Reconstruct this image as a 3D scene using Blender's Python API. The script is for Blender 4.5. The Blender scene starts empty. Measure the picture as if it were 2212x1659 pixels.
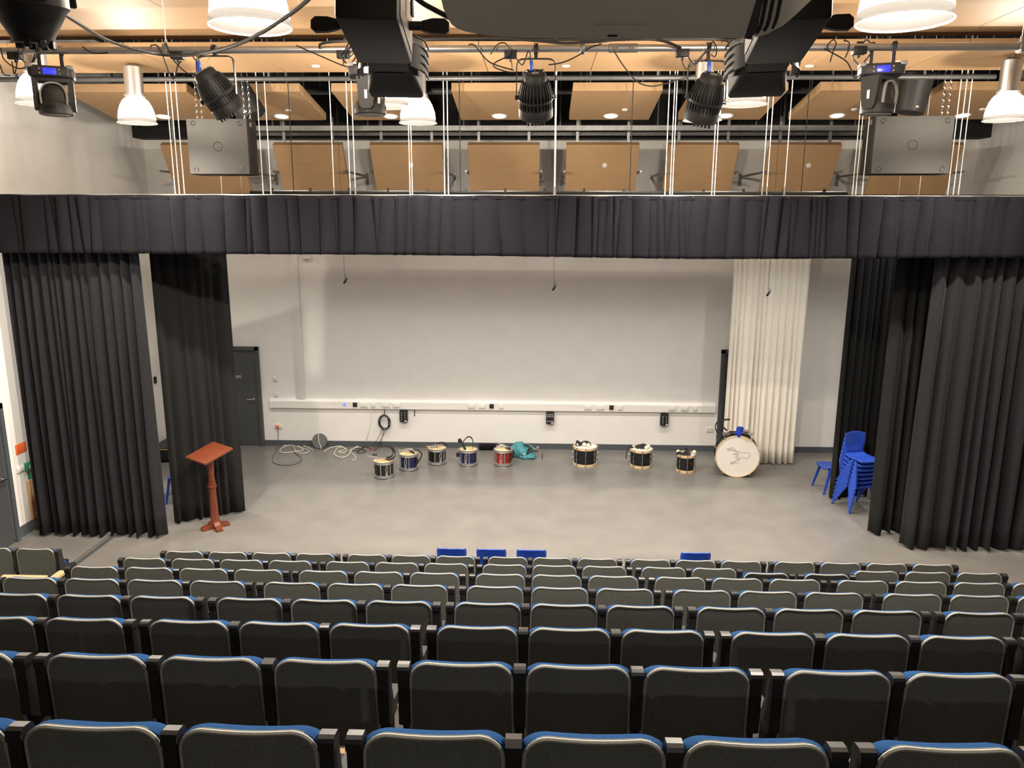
import bpy, bmesh, math, random
from math import sin, cos, pi, radians, sqrt, atan2
from mathutils import Vector as V, Matrix as M4, Euler, Quaternion

# ------------------------------------------------------------------ camera, world, exposure
S = bpy.context.scene
C = S.collection
H = 4.57                                    # eye height above the stage floor
FOC, PITCH, YAW, ROLL = 1661.0, radians(12.2), radians(1.95), radians(.17)
fw = V((-sin(YAW)*cos(PITCH), cos(YAW)*cos(PITCH), -sin(PITCH)))
r0 = V((cos(YAW), sin(YAW), 0)); u0 = r0.cross(fw)
rt = r0*cos(ROLL) + u0*sin(ROLL); up = u0*cos(ROLL) - r0*sin(ROLL)
EYE = V((0, 0, H))
cam = bpy.data.objects.new('camera', bpy.data.cameras.new('camera')); C.objects.link(cam)
cam.data.sensor_width = 36.0; cam.data.lens = 36.0*FOC/2212.0
cam.data.clip_start = .05; cam.data.clip_end = 100
mw = M4((rt, up, -fw)).transposed().to_4x4(); mw.translation = EYE
cam.matrix_world = mw
S.camera = cam

w = bpy.data.worlds.new('world'); S.world = w; w.use_nodes = True
w.node_tree.nodes['Background'].inputs[0].default_value = (.5, .48, .45, 1)
w.node_tree.nodes['Background'].inputs[1].default_value = .0
S.view_settings.view_transform = 'Standard'; S.view_settings.look = 'None'
S.view_settings.gamma = 1.0; S.view_settings.use_curve_mapping = False
S.view_settings.exposure = 0.0
LAMP_W = 650.0                              # each pendant lamp
DOWN_W = 330.0                               # each recessed downlight
WARM = (1.0, .89, .76)
COOL = (1.0, .95, .88)

def ray(x, y): return rt*((x-1106)/FOC) + up*((829.5-y)/FOC) + fw
def onZ(x, y, z): d = ray(x, y); return EYE + d*((z-H)/d.z)
def onY(x, y, Y): d = ray(x, y); return EYE + d*(Y/d.y)
def onX(x, y, X): d = ray(x, y); return EYE + d*(X/d.x)

# ------------------------------------------------------------------ materials
def mat(name, col, rough=.6, metal=0., noise=0., nscale=20., bump=0., bscale=60., spec=.5, sheen=0., coat=0., stretch=None, emit=None, estr=0.):
    m = bpy.data.materials.new(name); m.use_nodes = True
    nt = m.node_tree; b = nt.nodes['Principled BSDF']
    b.inputs['Base Color'].default_value = (*col, 1); b.inputs['Roughness'].default_value = rough
    b.inputs['Metallic'].default_value = metal; b.inputs['Specular IOR Level'].default_value = spec
    if sheen: b.inputs['Sheen Weight'].default_value = sheen; b.inputs['Sheen Roughness'].default_value = .5
    if coat: b.inputs['Coat Weight'].default_value = coat; b.inputs['Coat Roughness'].default_value = .1
    if emit: b.inputs['Emission Color'].default_value = (*emit, 1); b.inputs['Emission Strength'].default_value = estr
    if noise or bump:
        tc = nt.nodes.new('ShaderNodeTexCoord'); mp = nt.nodes.new('ShaderNodeMapping')
        nt.links.new(tc.outputs['Object'], mp.inputs[0])
        if stretch: mp.inputs['Scale'].default_value = stretch
    if noise:
        n = nt.nodes.new('ShaderNodeTexNoise'); n.inputs['Scale'].default_value = nscale; n.inputs['Detail'].default_value = 5
        nt.links.new(mp.outputs[0], n.inputs['Vector'])
        rp = nt.nodes.new('ShaderNodeValToRGB')
        rp.color_ramp.elements[0].position = .3; rp.color_ramp.elements[1].position = .7
        rp.color_ramp.elements[0].color = (*[max(0, c*(1-noise)) for c in col], 1)
        rp.color_ramp.elements[1].color = (*[min(1, c*(1+noise)) for c in col], 1)
        nt.links.new(n.outputs[0], rp.inputs[0]); nt.links.new(rp.outputs[0], b.inputs['Base Color'])
    if bump:
        n2 = nt.nodes.new('ShaderNodeTexNoise'); n2.inputs['Scale'].default_value = bscale; n2.inputs['Detail'].default_value = 3
        nt.links.new(mp.outputs[0], n2.inputs['Vector'])
        bp = nt.nodes.new('ShaderNodeBump'); bp.inputs['Strength'].default_value = bump; bp.inputs['Distance'].default_value = .01
        nt.links.new(n2.outputs[0], bp.inputs['Height']); nt.links.new(bp.outputs[0], b.inputs['Normal'])
    return m

def lin(r, g, b):
    f = lambda c: ((c/255+.055)/1.055)**2.4 if c > 10 else c/255/12.92
    return (f(r), f(g), f(b))

K = {}
K['wall'] = mat('wall_paint', (.82, .80, .765), .75, noise=.02, nscale=3, spec=.3)
K['floor'] = mat('grey_vinyl', (.168, .160, .149), .33, noise=.10, nscale=2.2, bump=.03, bscale=120, spec=.5)
K['deck'] = mat('black_ceiling_deck', (.012, .012, .013), .9, noise=.2, nscale=5)
K['skirt'] = mat('blue_grey_skirting', (.075, .088, .098), .45, noise=.05)
K['doorgrey'] = mat('dark_grey_door', (.062, .066, .070), .45, noise=.04, nscale=6)
K['ply'] = mat('oak_board', (.40, .252, .130), .62, noise=.06, nscale=6, stretch=(.6, 8, 8), spec=.3)
K['plyedge'] = mat('oak_board_edge', (.58, .37, .19), .5, noise=.06, nscale=6, stretch=(.6, 8, 8))
K['wood_step'] = mat('pale_plywood', (.42, .29, .16), .5, noise=.1, nscale=8)
K['vel'] = mat('black_velour', (.0145, .0145, .0175), .95, noise=.12, nscale=40, sheen=.04, bump=.1, bscale=300, spec=.15)
K['vel2'] = mat('black_wool_serge', (.0105, .0105, .0105), .95, noise=.12, nscale=40, sheen=.03, bump=.1, bscale=300, spec=.15)
K['val'] = mat('valance_velour', (.0075, .0074, .0095), .95, noise=.10, nscale=30, sheen=.02, bump=.1, bscale=300, spec=.06)
K['cream'] = mat('cream_curtain_cloth', (.86, .815, .725), .85, noise=.03, nscale=30)
K['black'] = mat('black_plastic', (.014, .014, .0145), .5, spec=.3, noise=.1, nscale=30)
K['gloss'] = mat('black_gloss_plastic', (.012, .012, .012), .36, noise=.1, nscale=30)
K['blackmetal'] = mat('black_painted_metal', (.015, .0147, .0143), .55, spec=.25, noise=.15, nscale=40)
K['dgrey'] = mat('dark_grey_plastic', (.032, .031, .029), .55, spec=.3, noise=.06, nscale=40)
K['mgrey'] = mat('silver_grey_plastic', (.28, .265, .24), .4, noise=.05, nscale=30)
K['galv'] = mat('galvanised_steel', (.25, .25, .245), .4, metal=.6, noise=.12, nscale=14)
K['dull'] = mat('dull_grey_steel', (.10, .10, .098), .5, metal=.4, noise=.12, nscale=14)
K['alu'] = mat('aluminium', (.46, .45, .435), .36, metal=.85, noise=.08, nscale=12)
K['chrome'] = mat('chrome', (.78, .77, .74), .16, metal=1.0, noise=.03)
K['white'] = mat('white_plastic', (.78, .76, .72), .4, noise=.02)
K['wire'] = mat('white_wire', (.85, .83, .78), .4, noise=.02)
K['cable'] = mat('black_cable', (.014, .013, .013), .5, noise=.1)
K['wcable'] = mat('white_cable', (.62, .59, .50), .5, noise=.05)
K['gcable'] = mat('grey_cable', (.10, .10, .095), .5, noise=.05)
K['seatback'] = mat('grey_carpet_back', (.155, .165, .148), .95, noise=.22, nscale=160, bump=.3, bscale=400, spec=.1)
K['seatdark'] = mat('dark_carpet_back', (.05, .053, .048), .95, noise=.2, nscale=160, bump=.3, bscale=400, spec=.1)  # darker shell colour for two seats in the second row from the stage
K['rim'] = mat('grey_seat_piping', (.34, .34, .31), .8, noise=.08, nscale=80)
K['blue'] = mat('blue_upholstery', (.014, .050, .140), .95, noise=.12, nscale=160, bump=.25, bscale=400, spec=.05)
K['bluep'] = mat('blue_plastic', (.018, .062, .40), .38, noise=.04, nscale=10)
K['spk'] = mat('dark_grey_speaker_paint', (.044, .043, .040), .72, noise=.06, nscale=60, spec=.25)
K['proj'] = mat('light_grey_projector_case', (.86, .825, .765), .5, noise=.03, nscale=8)
K['projseam'] = mat('dark_grey_case_seam', (.07, .066, .062), .6, noise=.05)
K['redwood'] = mat('red_brown_wood', (.13, .030, .0115), .4, noise=.18, nscale=7, stretch=(6, 6, 1), coat=.1)
K['red'] = mat('red_lacquer', (.24, .018, .012), .3, noise=.25, nscale=14)
K['navy'] = mat('navy_lacquer', (.010, .014, .058), .25, noise=.3, nscale=14)
K['blk'] = mat('black_lacquer', (.008, .009, .009), .2, noise=.2, nscale=14)
K['head'] = mat('cream_drum_head', (.78, .62, .33), .5, noise=.05, nscale=10)
K['whead'] = mat('white_drum_head', (.84, .80, .74), .5, noise=.02, nscale=10)
K['hoop'] = mat('maple_hoop', (.70, .52, .29), .4, noise=.08, nscale=20)
K['stick'] = mat('pale_drumstick_wood', (.72, .45, .22), .5, noise=.08, nscale=20)
K['strap'] = mat('black_webbing', (.016, .015, .016), .85, noise=.15, nscale=60)
K['felt'] = mat('cream_felt', (.84, .78, .64), .95, noise=.05, nscale=60, bump=.2, bscale=90)
K['bfelt'] = mat('blue_felt', (.012, .04, .40), .95, noise=.1, nscale=60, bump=.2, bscale=90)
K['teal'] = mat('teal_nylon', (.055, .25, .29), .6, noise=.1, nscale=12, bump=.3, bscale=14)
K['orange'] = mat('orange_sign', (.85, .16, .03), .5, noise=.04)
K['green'] = mat('green_plastic', (.02, .30, .13), .45, noise=.04)
K['tan'] = mat('tan_board', (.62, .40, .20), .6, noise=.08)
K['ink'] = mat('black_ink', (.02, .02, .022), .7, noise=.05)
K['lcd'] = mat('lit_blue_display', (.01, .01, .2), .3, emit=(.04, .05, 1.0), estr=1.2, noise=.01)
K['lcdw'] = mat('lit_pale_display', (.2, .2, .4), .3, emit=(.6, .6, 1.0), estr=1.1, noise=.01)
K['led'] = mat('lit_blue_lamp', (.05, .1, .5), .3, emit=(.1, .25, 1.0), estr=1.3, noise=.01)
K['downlit'] = mat('lit_downlight_diffuser', (.9, .9, .9), .4, emit=(1.0, .97, .92), estr=6.0, noise=.01)
K['bulb'] = mat('lit_lamp_bulb', (1, 1, 1), .4, emit=(1.0, .93, .82), estr=30.0, noise=.01)

def shade_mat(name, transp, transl, refl):
    """acrylic: part clear, part scattering through, part scattering back"""
    m = bpy.data.materials.new(name); m.use_nodes = True
    nt = m.node_tree; nt.nodes.clear(); N = nt.nodes.new; Lk = nt.links.new
    out = N('ShaderNodeOutputMaterial'); a1 = N('ShaderNodeAddShader'); a2 = N('ShaderNodeAddShader')
    tr = N('ShaderNodeBsdfTransparent'); tl = N('ShaderNodeBsdfTranslucent'); df = N('ShaderNodeBsdfDiffuse')
    wv = N('ShaderNodeTexNoise'); wv.inputs['Scale'].default_value = 30
    mx = N('ShaderNodeMix'); mx.data_type = 'RGBA'; Lk(wv.outputs[0], mx.inputs[0])
    mx.inputs[6].default_value = (transp*.85, transp*.84, transp*.82, 1); mx.inputs[7].default_value = (transp*1.15, transp*1.13, transp*1.1, 1)
    Lk(mx.outputs[2], tr.inputs[0]); tl.inputs[0].default_value = (transl, transl*.97, transl*.92, 1); df.inputs[0].default_value = (refl, refl*.98, refl*.95, 1)
    Lk(tr.outputs[0], a1.inputs[0]); Lk(tl.outputs[0], a1.inputs[1]); Lk(a1.outputs[0], a2.inputs[0]); Lk(df.outputs[0], a2.inputs[1]); Lk(a2.outputs[0], out.inputs[0])
    return m
K['shade'] = shade_mat('prismatic_acrylic', .36, .20, .06)
K['shadelow'] = shade_mat('clear_prismatic_acrylic', .014, .0024, .004)
K['shadetop'] = shade_mat('frosted_acrylic', .0, .022, .55)

# ------------------------------------------------------------------ mesh helpers
def smooth_pts(pts, n=6, closed=False):
    P = [V(p) for p in pts]; out = []
    k = len(P); segs = k if closed else k-1
    for i in range(segs):
        if closed: a, b, c, d = P[(i-1) % k], P[i], P[(i+1) % k], P[(i+2) % k]
        else: a, b, c, d = P[max(i-1, 0)], P[i], P[i+1], P[min(i+2, k-1)]
        for j in range(n):
            t = j/n
            out.append(.5*((2*b)+(c-a)*t+(2*a-5*b+4*c-d)*t*t+(3*b-a-3*c+d)*t**3))
    if not closed: out.append(P[-1])
    return out

def align(d):
    return V((0, 0, 1)).rotation_difference(V(d).normalized()).to_matrix().to_4x4()

class MB:
    def __init__(s, T=None): s.v = []; s.f = []; s.m = []; s.T = T
    def add(s, vs, fs, m=0, T=None):
        o = len(s.v)
        for p in vs:
            p = V(p)
            if T is not None: p = T @ p
            if s.T is not None: p = s.T @ p
            s.v.append(p)
        for f in fs: s.f.append([o+i for i in f]); s.m.append(m)
        return s
    def box(s, c, d, m=0, T=None):
        x, y, z = d[0]/2, d[1]/2, d[2]/2; c = V(c)
        vs = [c+V((a*x, b*y, e*z)) for a in (-1, 1) for b in (-1, 1) for e in (-1, 1)]
        return s.add(vs, [(0, 1, 3, 2), (4, 6, 7, 5), (0, 4, 5, 1), (2, 3, 7, 6), (0, 2, 6, 4), (1, 5, 7, 3)], m, T)
    def rbox(s, c, d, r=.01, seg=2, m=0, T=None):
        bm = bmesh.new(); bmesh.ops.create_cube(bm, size=1)
        for v in bm.verts: v.co = V((v.co.x*d[0], v.co.y*d[1], v.co.z*d[2]))
        bmesh.ops.bevel(bm, geom=bm.edges[:], offset=min(r, min(d)*.49), segments=seg, affect='EDGES', profile=.5)
        bm.verts.index_update(); c = V(c)
        s.add([v.co+c for v in bm.verts], [[v.index for v in f.verts] for f in bm.faces], m, T); bm.free(); return s
    def cyl(s, a, b, r, r2=None, n=16, m=0, T=None, caps=True):
        a, b = V(a), V(b); r2 = r if r2 is None else r2; R = align(b-a).to_3x3()
        vs = []
        for q, rr in ((a, r), (b, r2)):
            for i in range(n): t = 2*pi*i/n; vs.append(q+R @ V((rr*cos(t), rr*sin(t), 0)))
        fs = [(i, (i+1) % n, n+(i+1) % n, n+i) for i in range(n)]
        if caps: fs += [tuple(range(n-1, -1, -1)), tuple(range(n, 2*n))]
        return s.add(vs, fs, m, T)
    def lathe(s, prof, n=24, m=0, T=None, cap=False):
        vs = []; k = len(prof)
        for (r, z) in prof:
            for i in range(n): t = 2*pi*i/n; vs.append((r*cos(t), r*sin(t), z))
        fs = [(j*n+i, j*n+(i+1) % n, (j+1)*n+(i+1) % n, (j+1)*n+i) for j in range(k-1) for i in range(n)]
        if cap: fs += [tuple(range(n-1, -1, -1)), tuple(range((k-1)*n, k*n))]
        return s.add(vs, fs, m, T)
    def tube(s, pts, r, n=6, m=0, T=None, closed=False, flat=None):
        """round tube, or a flat strap when flat=(width, thickness, side vector)"""
        P = [V(p) for p in pts]; k = len(P); vs = []; prev = None
        for i in range(k):
            t = (P[(i+1) % k]-P[i-1]) if closed else (P[min(i+1, k-1)]-P[max(i-1, 0)])
            if t.length < 1e-9: t = V((0, 0, 1))
            t.normalize()
            if flat:
                sd = V(flat[2]); sd = (sd-t*sd.dot(t))
                sd = sd.normalized() if sd.length > 1e-4 else t.orthogonal().normalized()
                nn = t.cross(sd)
                for a, b in ((-1, -1), (1, -1), (1, 1), (-1, 1)): vs.append(P[i]+sd*(a*flat[0]/2)+nn*(b*flat[1]/2))
            else:
                x = t.orthogonal().normalized() if prev is None else (prev-t*prev.dot(t)).normalized()
                prev = x; y = t.cross(x)
                for j in range(n): a = 2*pi*j/n; vs.append(P[i]+x*(r*cos(a))+y*(r*sin(a)))
        if flat: n = 4
        fs = [(i*n+j, i*n+(j+1) % n, ((i+1) % k)*n+(j+1) % n, ((i+1) % k)*n+j) for i in range(k if closed else k-1) for j in range(n)]
        if not closed: fs += [tuple(range(n-1, -1, -1)), tuple(range((k-1)*n, k*n))]
        return s.add(vs, fs, m, T)
    def prism(s, poly, h, m=0, T=None):
        """polygon in xy extruded along z from 0 to h"""
        n = len(poly)
        vs = [(p[0], p[1], 0) for p in poly]+[(p[0], p[1], h) for p in poly]
        fs = [tuple(range(n-1, -1, -1)), tuple(range(n, 2*n))]+[(i, (i+1) % n, n+(i+1) % n, n+i) for i in range(n)]
        return s.add(vs, fs, m, T)
    def ball(s, c, r, n=12, m=0, T=None, sc=(1, 1, 1)):
        c = V(c); vs = [c+V((0, 0, r*sc[2]))]; k = max(4, n//2)
        for j in range(1, k):
            a = pi*j/k
            for i in range(n): t = 2*pi*i/n; vs.append(c+V((r*sc[0]*sin(a)*cos(t), r*sc[1]*sin(a)*sin(t), r*sc[2]*cos(a))))
        vs.append(c-V((0, 0, r*sc[2]))); L = len(vs)-1
        fs = [(0, 1+i, 1+(i+1) % n) for i in range(n)]
        fs += [(1+j*n+i, 1+(j+1)*n+i, 1+(j+1)*n+(i+1) % n, 1+j*n+(i+1) % n) for j in range(k-2) for i in range(n)]
        fs += [(L, 1+(k-2)*n+(i+1) % n, 1+(k-2)*n+i) for i in range(n)]
        return s.add(vs, fs, m, T)
    def build(s, name, mats, parent=None, flat=False, ang=40):
        me = bpy.data.meshes.new(name); me.from_pydata([tuple(p) for p in s.v], [], s.f)
        for m in (mats if isinstance(mats, (list, tuple)) else [mats]): me.materials.append(K[m] if isinstance(m, str) else m)
        me.polygons.foreach_set('material_index', s.m)
        bm = bmesh.new(); bm.from_mesh(me); bmesh.ops.recalc_face_normals(bm, faces=bm.faces[:]); bm.to_mesh(me); bm.free()
        if not flat:
            me.polygons.foreach_set('use_smooth', [True]*len(me.polygons)); me.set_sharp_from_angle(angle=radians(ang))
        o = bpy.data.objects.new(name, me); C.objects.link(o)
        if parent: o.parent = parent
        return o

def tag(o, label, cat, group=None, kind=None):
    o['label'] = label; o['category'] = cat
    if group: o['group'] = group
    if kind: o['kind'] = kind
    return o
def thing(name, label, cat, loc=(0, 0, 0), rz=0., group=None, kind=None):
    o = bpy.data.objects.new(name, None); C.objects.link(o); o.location = loc; o.rotation_euler = (0, 0, rz); o.empty_display_size = .1
    return tag(o, label, cat, group, kind)
def dup(o, parent=None, keep=None):
    c = o.copy(); C.objects.link(c); c.parent = parent
    for ch in list(o.children):
        if keep and not keep(ch): continue
        dup(ch, c)
    return c
def struct(o, label, cat): return tag(o, label, cat, None, 'structure')
def one(mb, name, mats, label, cat, group=None, **k): return tag(mb.build(name, mats, **k), label, cat, group)
def stuff(o): o['kind'] = 'stuff'; return o
def rect(w_, h_, r, n=5, corners=(1, 1, 1, 1)):
    """rounded rectangle centred at the origin; corners: bl, br, tr, tl"""
    pts = []
    for (sx, sy, a0), on in zip(((-1, -1, pi), (1, -1, 1.5*pi), (1, 1, 0), (-1, 1, .5*pi)), corners):
        if not on: pts.append((sx*w_/2, sy*h_/2)); continue
        for i in range(n+1):
            a = a0+.5*pi*i/n; pts.append((sx*(w_/2-r)+r*cos(a), sy*(h_/2-r)+r*sin(a)))
    return pts
XZ = M4(((1, 0, 0, 0), (0, 0, -1, 0), (0, 1, 0, 0), (0, 0, 0, 1)))    # xy drawing -> xz plane, extrusion towards -y

# ------------------------------------------------------------------ room
YB, XL, XR, ZC = 14.95, -7.5, 8.0, H+2.9
Y0 = -4.0
struct(MB().box(((XL+XR)/2, (Y0+YB)/2, -.05), (XR-XL+.4, YB-Y0+.4, .1)).build('floor', 'floor'), 'grey vinyl floor of stage and hall', 'floor')
struct(MB().box(((XL+XR)/2, (Y0+YB)/2, ZC+.05), (XR-XL+.4, YB-Y0+.4, .1)).build('ceiling', 'deck'), 'black ceiling deck above hanging boards', 'ceiling')
wb = struct(MB().box(((XL+XR)/2, YB+.1, ZC/2), (XR-XL+.4, .2, ZC)).build('wall_back', 'wall'), 'white painted wall behind the stage', 'wall')
wl = struct(MB().box((XL-.1, (Y0+YB)/2, ZC/2), (.2, YB-Y0, ZC)).build('wall_left', 'wall'), 'white painted wall along hall left side', 'wall')
struct(MB().box((XR+.1, (Y0+YB)/2, ZC/2), (.2, YB-Y0, ZC)).build('wall_right', 'wall'), 'white painted wall along hall right side', 'wall')
struct(MB().box(((XL+XR)/2, Y0-.1, ZC/2), (XR-XL+.4, .2, ZC)).build('wall_front', 'vel'), 'dark wall behind the last seat row', 'wall')
struct(MB().box(((XL+XR)/2, YB-.2, (H+1.42+ZC)/2), (XR-XL, .4, ZC-H-1.42)).build('beam_back', 'deck'), 'black bulkhead above the back wall', 'beam')
# skirting
sk = .115
struct(MB().box(((-5.56+3.62)/2, YB-.012, sk/2), (3.62+5.56, .024, sk)).box(((4.7+XR)/2, YB-.012, sk/2), (XR-4.7, .024, sk)).box(((XL-6.7)/2, YB-.012, sk/2), (-6.7-XL, .024, sk)).build('baseboard_back', 'skirt'), 'blue grey skirting along the back wall', 'skirting')
struct(MB().box((XL+.012, (10.16+YB)/2, .08), (.024, YB-10.16, .16)).box((XL+.012, (Y0+8.9)/2, .08), (.024, 8.9-Y0, .16)).build('baseboard_left', 'skirt'), 'blue grey skirting along the left wall', 'skirting')
struct(MB().box((XR-.012, (Y0+YB)/2, .08), (.024, YB-Y0, .16)).build('baseboard_right', 'skirt'), 'blue grey skirting along the right wall', 'skirting')
# floor joint strip, left of the stage
struct(MB().box((-6.18, 11.5, .0015), (.075, 6.0, .003)).box((-6.25, 11.5, .003), (.012, 6.0, .006)).build('trim_1', 'doorgrey'), 'dark joint strip across the stage floor', 'floor strip')

def door(n, x0, x1, y, ztop, face, hinge_right, label, vis='full'):
    """door in the back wall (face 'Y') or left wall (face 'X'); x0..x1 run along the wall"""
    d = thing('door_%d' % n, label, 'door', (0, 0, 0), 0, None, 'structure')
    def P(a, dpt, z): return (a, y-dpt, z) if face == 'Y' else (y+dpt, a, z)
    def D(a, dpt, z): return (a, dpt, z) if face == 'Y' else (dpt, a, z)
    fwid = .07
    f = MB()
    f.box(P(x0+fwid/2, .03, ztop/2), D(fwid, .10, ztop)); f.box(P(x1-fwid/2, .03, ztop/2), D(fwid, .10, ztop)); f.box(P((x0+x1)/2, .03, ztop-fwid/2), D(x1-x0, .10, fwid))
    f.box(P(x0+fwid+.012, .0, ztop/2), D(.024, .09, ztop-.1)); f.box(P(x1-fwid-.012, .0, ztop/2), D(.024, .09, ztop-.1))
    f.build('door_frame', 'doorgrey' if face == 'Y' else 'skirt', d)
    lf = MB().box(P((x0+x1)/2, .015, (ztop-fwid)/2), D(x1-x0-2*fwid-.02, .05, ztop-fwid-.02)).build('door_leaf', 'doorgrey', d)
    s = 1 if hinge_right else -1
    hx = (x1-fwid-.08) if hinge_right else (x0+fwid+.08)
    hm = MB().cyl(P(hx, .04, .98), P(hx, .10, .98), .012, n=10).cyl(P(hx+s*.01, .095, .98), P(hx-s*.13, .095, .98), .011, n=10).cyl(P(hx, .04, .98), P(hx, .052, .98), .026, n=14)
    hm.build('door_handle', 'chrome', lf)
    return d, lf, P, D
d1, lf1, P, D = door(1, -6.50, -5.56, YB, 2.05, 'Y', True, 'dark grey door in back wall beside the black leg curtain')
MB().box((-6.09, YB-.043, 1.44), (.30, .008, .055)).build('door_sign', 'mgrey', lf1)
d2, lf2, P, D = door(2, 3.58, 4.55, YB, 2.07, 'Y', False, 'dark grey door half hidden by the cream curtain')
zt = onX(17, 862, XL).z
d3, lf3, P, D = door(3, 9.02, 10.12, XL, zt, 'X', True, 'blue grey framed door in the left wall')

# trunking on the back wall
tz0, tz1 = onY(600, 882, YB-.06).z, onY(600, 862, YB-.06).z
tx0, tx1 = onY(582, 870, YB-.06).x, onY(1546, 880, YB-.06).x
tzm = (tz0+tz1)/2
tr = thing('trim_1_trunking', 'white dado trunking along the back wall', 'trunking', (0, 0, 0), 0, None, 'structure'); tr.name = 'trim_2'
mb = MB(); T = M4(((0, 0, 1, tx0), (1, 0, 0, YB), (0, 1, 0, tz0), (0, 0, 0, 1)))
hh = tz1-tz0
mb.prism([(0, 0), (-.055, 0), (-.062, .012), (-.062, hh-.045), (-.028, hh), (0, hh)], tx1-tx0, 0, T); mb.build('trunking_body', 'white', tr, ang=20)
vx = onY(641, 700, YB-.03).x
MB().rbox((vx, YB-.024, (tz1+4.4)/2), (.17, .048, 4.4-tz1), .012).build('trunking_riser', 'white', tr)
def plate(px, py, nm, wd, hg, mtl, parent, rockers=0, dpt=.074):
    p = onY(px, py, YB-.065)
    o = MB().rbox((p.x, YB-dpt, tzm), (wd, .024, hg), .004).build(nm, mtl, parent)
    for k in range(rockers):
        MB().rbox((p.x-wd*.28+k*wd*.56/max(1, rockers-1), YB-dpt-.013, tzm+.012), (.012, .006, .02), .002).build('switch_rocker', 'white', o)
    return o
for px in (786, 833, 856, 1018, 1042, 1270, 1297, 1452, 1479): plate(px, 875, 'socket_plate', .145, .085, 'white', tr, 2)
for px in (806, 1083, 1340, 1502): plate(px, 875, 'data_plate', .085, .085, 'white', tr, 1)
for px in (767, 1062, 1321):
    o = plate(px, 875, 'black_socket', .085, .085, 'black', tr)
    p = onY(px, 875, YB-.09)
    MB().cyl((p.x, YB-.085, tzm), (p.x, YB-.095, tzm), .024, n=16).build('socket_ring', 'dgrey', o)
p = onY(744, 871, YB-.07); MB().cyl((p.x, YB-.06, tzm), (p.x, YB-.075, tzm), .028, n=18).build('indicator_lamp', 'led', tr)
def wallbox(name, px, py, w_, h_, mtl, label, cat, dpt=.025, r=.005):
    p = onY(px, py, YB); 
    t = thing(name, label, cat, (p.x, YB, p.z))
    MB().rbox((0, -dpt/2, 0), (w_, dpt, h_), r).build('plate', mtl, t)
    return t, p
t, p = wallbox('light_switch', 595, 818, .085, .085, 'white', 'white wall switch beside the back door, topmost of three plates', 'switch')
MB().rbox((0, -.028, 0), (.03, .01, .05), .003).build('rocker', 'white', t)
t, p = wallbox('blank_plate', 597, 852, .085, .085, 'white', 'white blank wall plate just above the trunking end', 'wall plate')
for sx in (-.03, .03): MB().cyl((sx, -.024, 0), (sx, -.027, 0), .005, n=8).build('screw', 'mgrey', t)
t, p = wallbox('wall_socket', 602, 920, .145, .09, 'white', 'white wall socket holding red plug near the back door', 'socket')
one(MB().rbox((p.x-.01, YB-.05, p.z), (.05, .05, .055), .01), 'plug', 'orange', 'orange red plug pushed into the socket near the back door', 'plug')
t, p = wallbox('wall_socket', 1533, 928, .145, .085, 'white', 'white double wall socket left of the right back door', 'socket')
for sx in (-.035, .035): MB().rbox((sx, -.027, .018), (.014, .008, .022), .002).build('switch_rocker', 'mgrey', t)
t, p = wallbox('speaker_outlet_box', 665, 557, .17, .13, 'white', 'white box high on back wall right of trunking riser', 'box', .09, .015)
MB().rbox((.0, -.1, -.03), (.12, .03, .02), .004).build('cable_gland', 'mgrey', t)
# switch plate on the left wall between the curtains
p = onX(334, 821, XL)
t = thing('wall_controller', 'small dark control plate on left wall between curtains', 'switch', p); MB().rbox((.012, 0, 0), (.024, .09, .13), .004).build('plate', 'blackmetal', t)
for k in range(2): MB().rbox((.026, 0, -.03+.06*k), (.008, .05, .035), .003).build('button', 'dgrey', t)

# stage boxes hung on the wall
for px, py, pat, lab in ((873, 897, 2, 'black stage connection box left of the two on the wall, nearest the cable coil'), (1188, 901, 4, 'black stage box with four columns of silver sockets below trunking'), (1434, 905, 2, 'black stage box on wall nearest the right back door')):
    p = onY(px, py, YB)
    t = thing('stage_box', lab, 'stage box', (p.x, YB, p.z), 0, 'black stage boxes on the back wall')
    MB().rbox((0, -.05, 0), (.155, .10, .235), .008).build('case', 'black', t)
    MB().tube(smooth_pts([(-.025, -.05, .115), (-.02, -.05, .14), (.02, -.05, .14), (.025, -.05, .115)], 4), .006).build('hanging_loop', 'blackmetal', t)
    for i in range(pat):
        for j in range(4 if pat == 2 else 3):
            x = (-.035+.07*i) if pat == 2 else (-.05+.033*i)
            z = .07-.048*j if pat == 2 else (.075, .035, -.06)[j]
            MB().cyl((x, -.098, z), (x, -.108, z), .013, n=10).build('socket', 'chrome', t)
    MB().box((.045, -.102, -.095), (.045, .004, .02)).build('label_strip', 'white', t)
# hooks and coil
for k, (px, py) in enumerate(((831, 890), (896, 892))):
    p = onY(px, py, YB-.03)
    one(MB().tube(smooth_pts([(p.x, YB, p.z+.05), (p.x, YB-.04, p.z+.05), (p.x, YB-.05, p.z-.03), (p.x, YB-.08, p.z-.05), (p.x, YB-.09, p.z-.02)], 4), .008), 'wall_hook', 'blackmetal', ('black hook under the trunking holding the coiled cable', 'black empty hook under trunking right of first stage box')[k], 'hook')
p = onY(831, 911, YB-.05)
mb = MB(); random.seed(4)
for k in range(7):
    ox, oz, sx, sz = random.uniform(-.02, .02), random.uniform(-.02, .02), random.uniform(.085, .115), random.uniform(.13, .155)
    mb.tube([(p.x+ox+sx*cos(a), YB-.05-.006*k, p.z+oz+sz*sin(a)) for a in [2*pi*i/28 for i in range(28)]], .006, 5, closed=True)
for (q, e) in (((826, 925), (808, 960)), ((834, 925), (815, 962)), ((829, 925), (819, 964))):
    a = onY(*q, YB-.06); b = onY(*e, YB-.10)
    mb.tube(smooth_pts([a, (a+b)/2+V((.02, -.02, 0)), b, (b.x-.05, YB-.3, .008)], 6), .005, 5)
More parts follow.
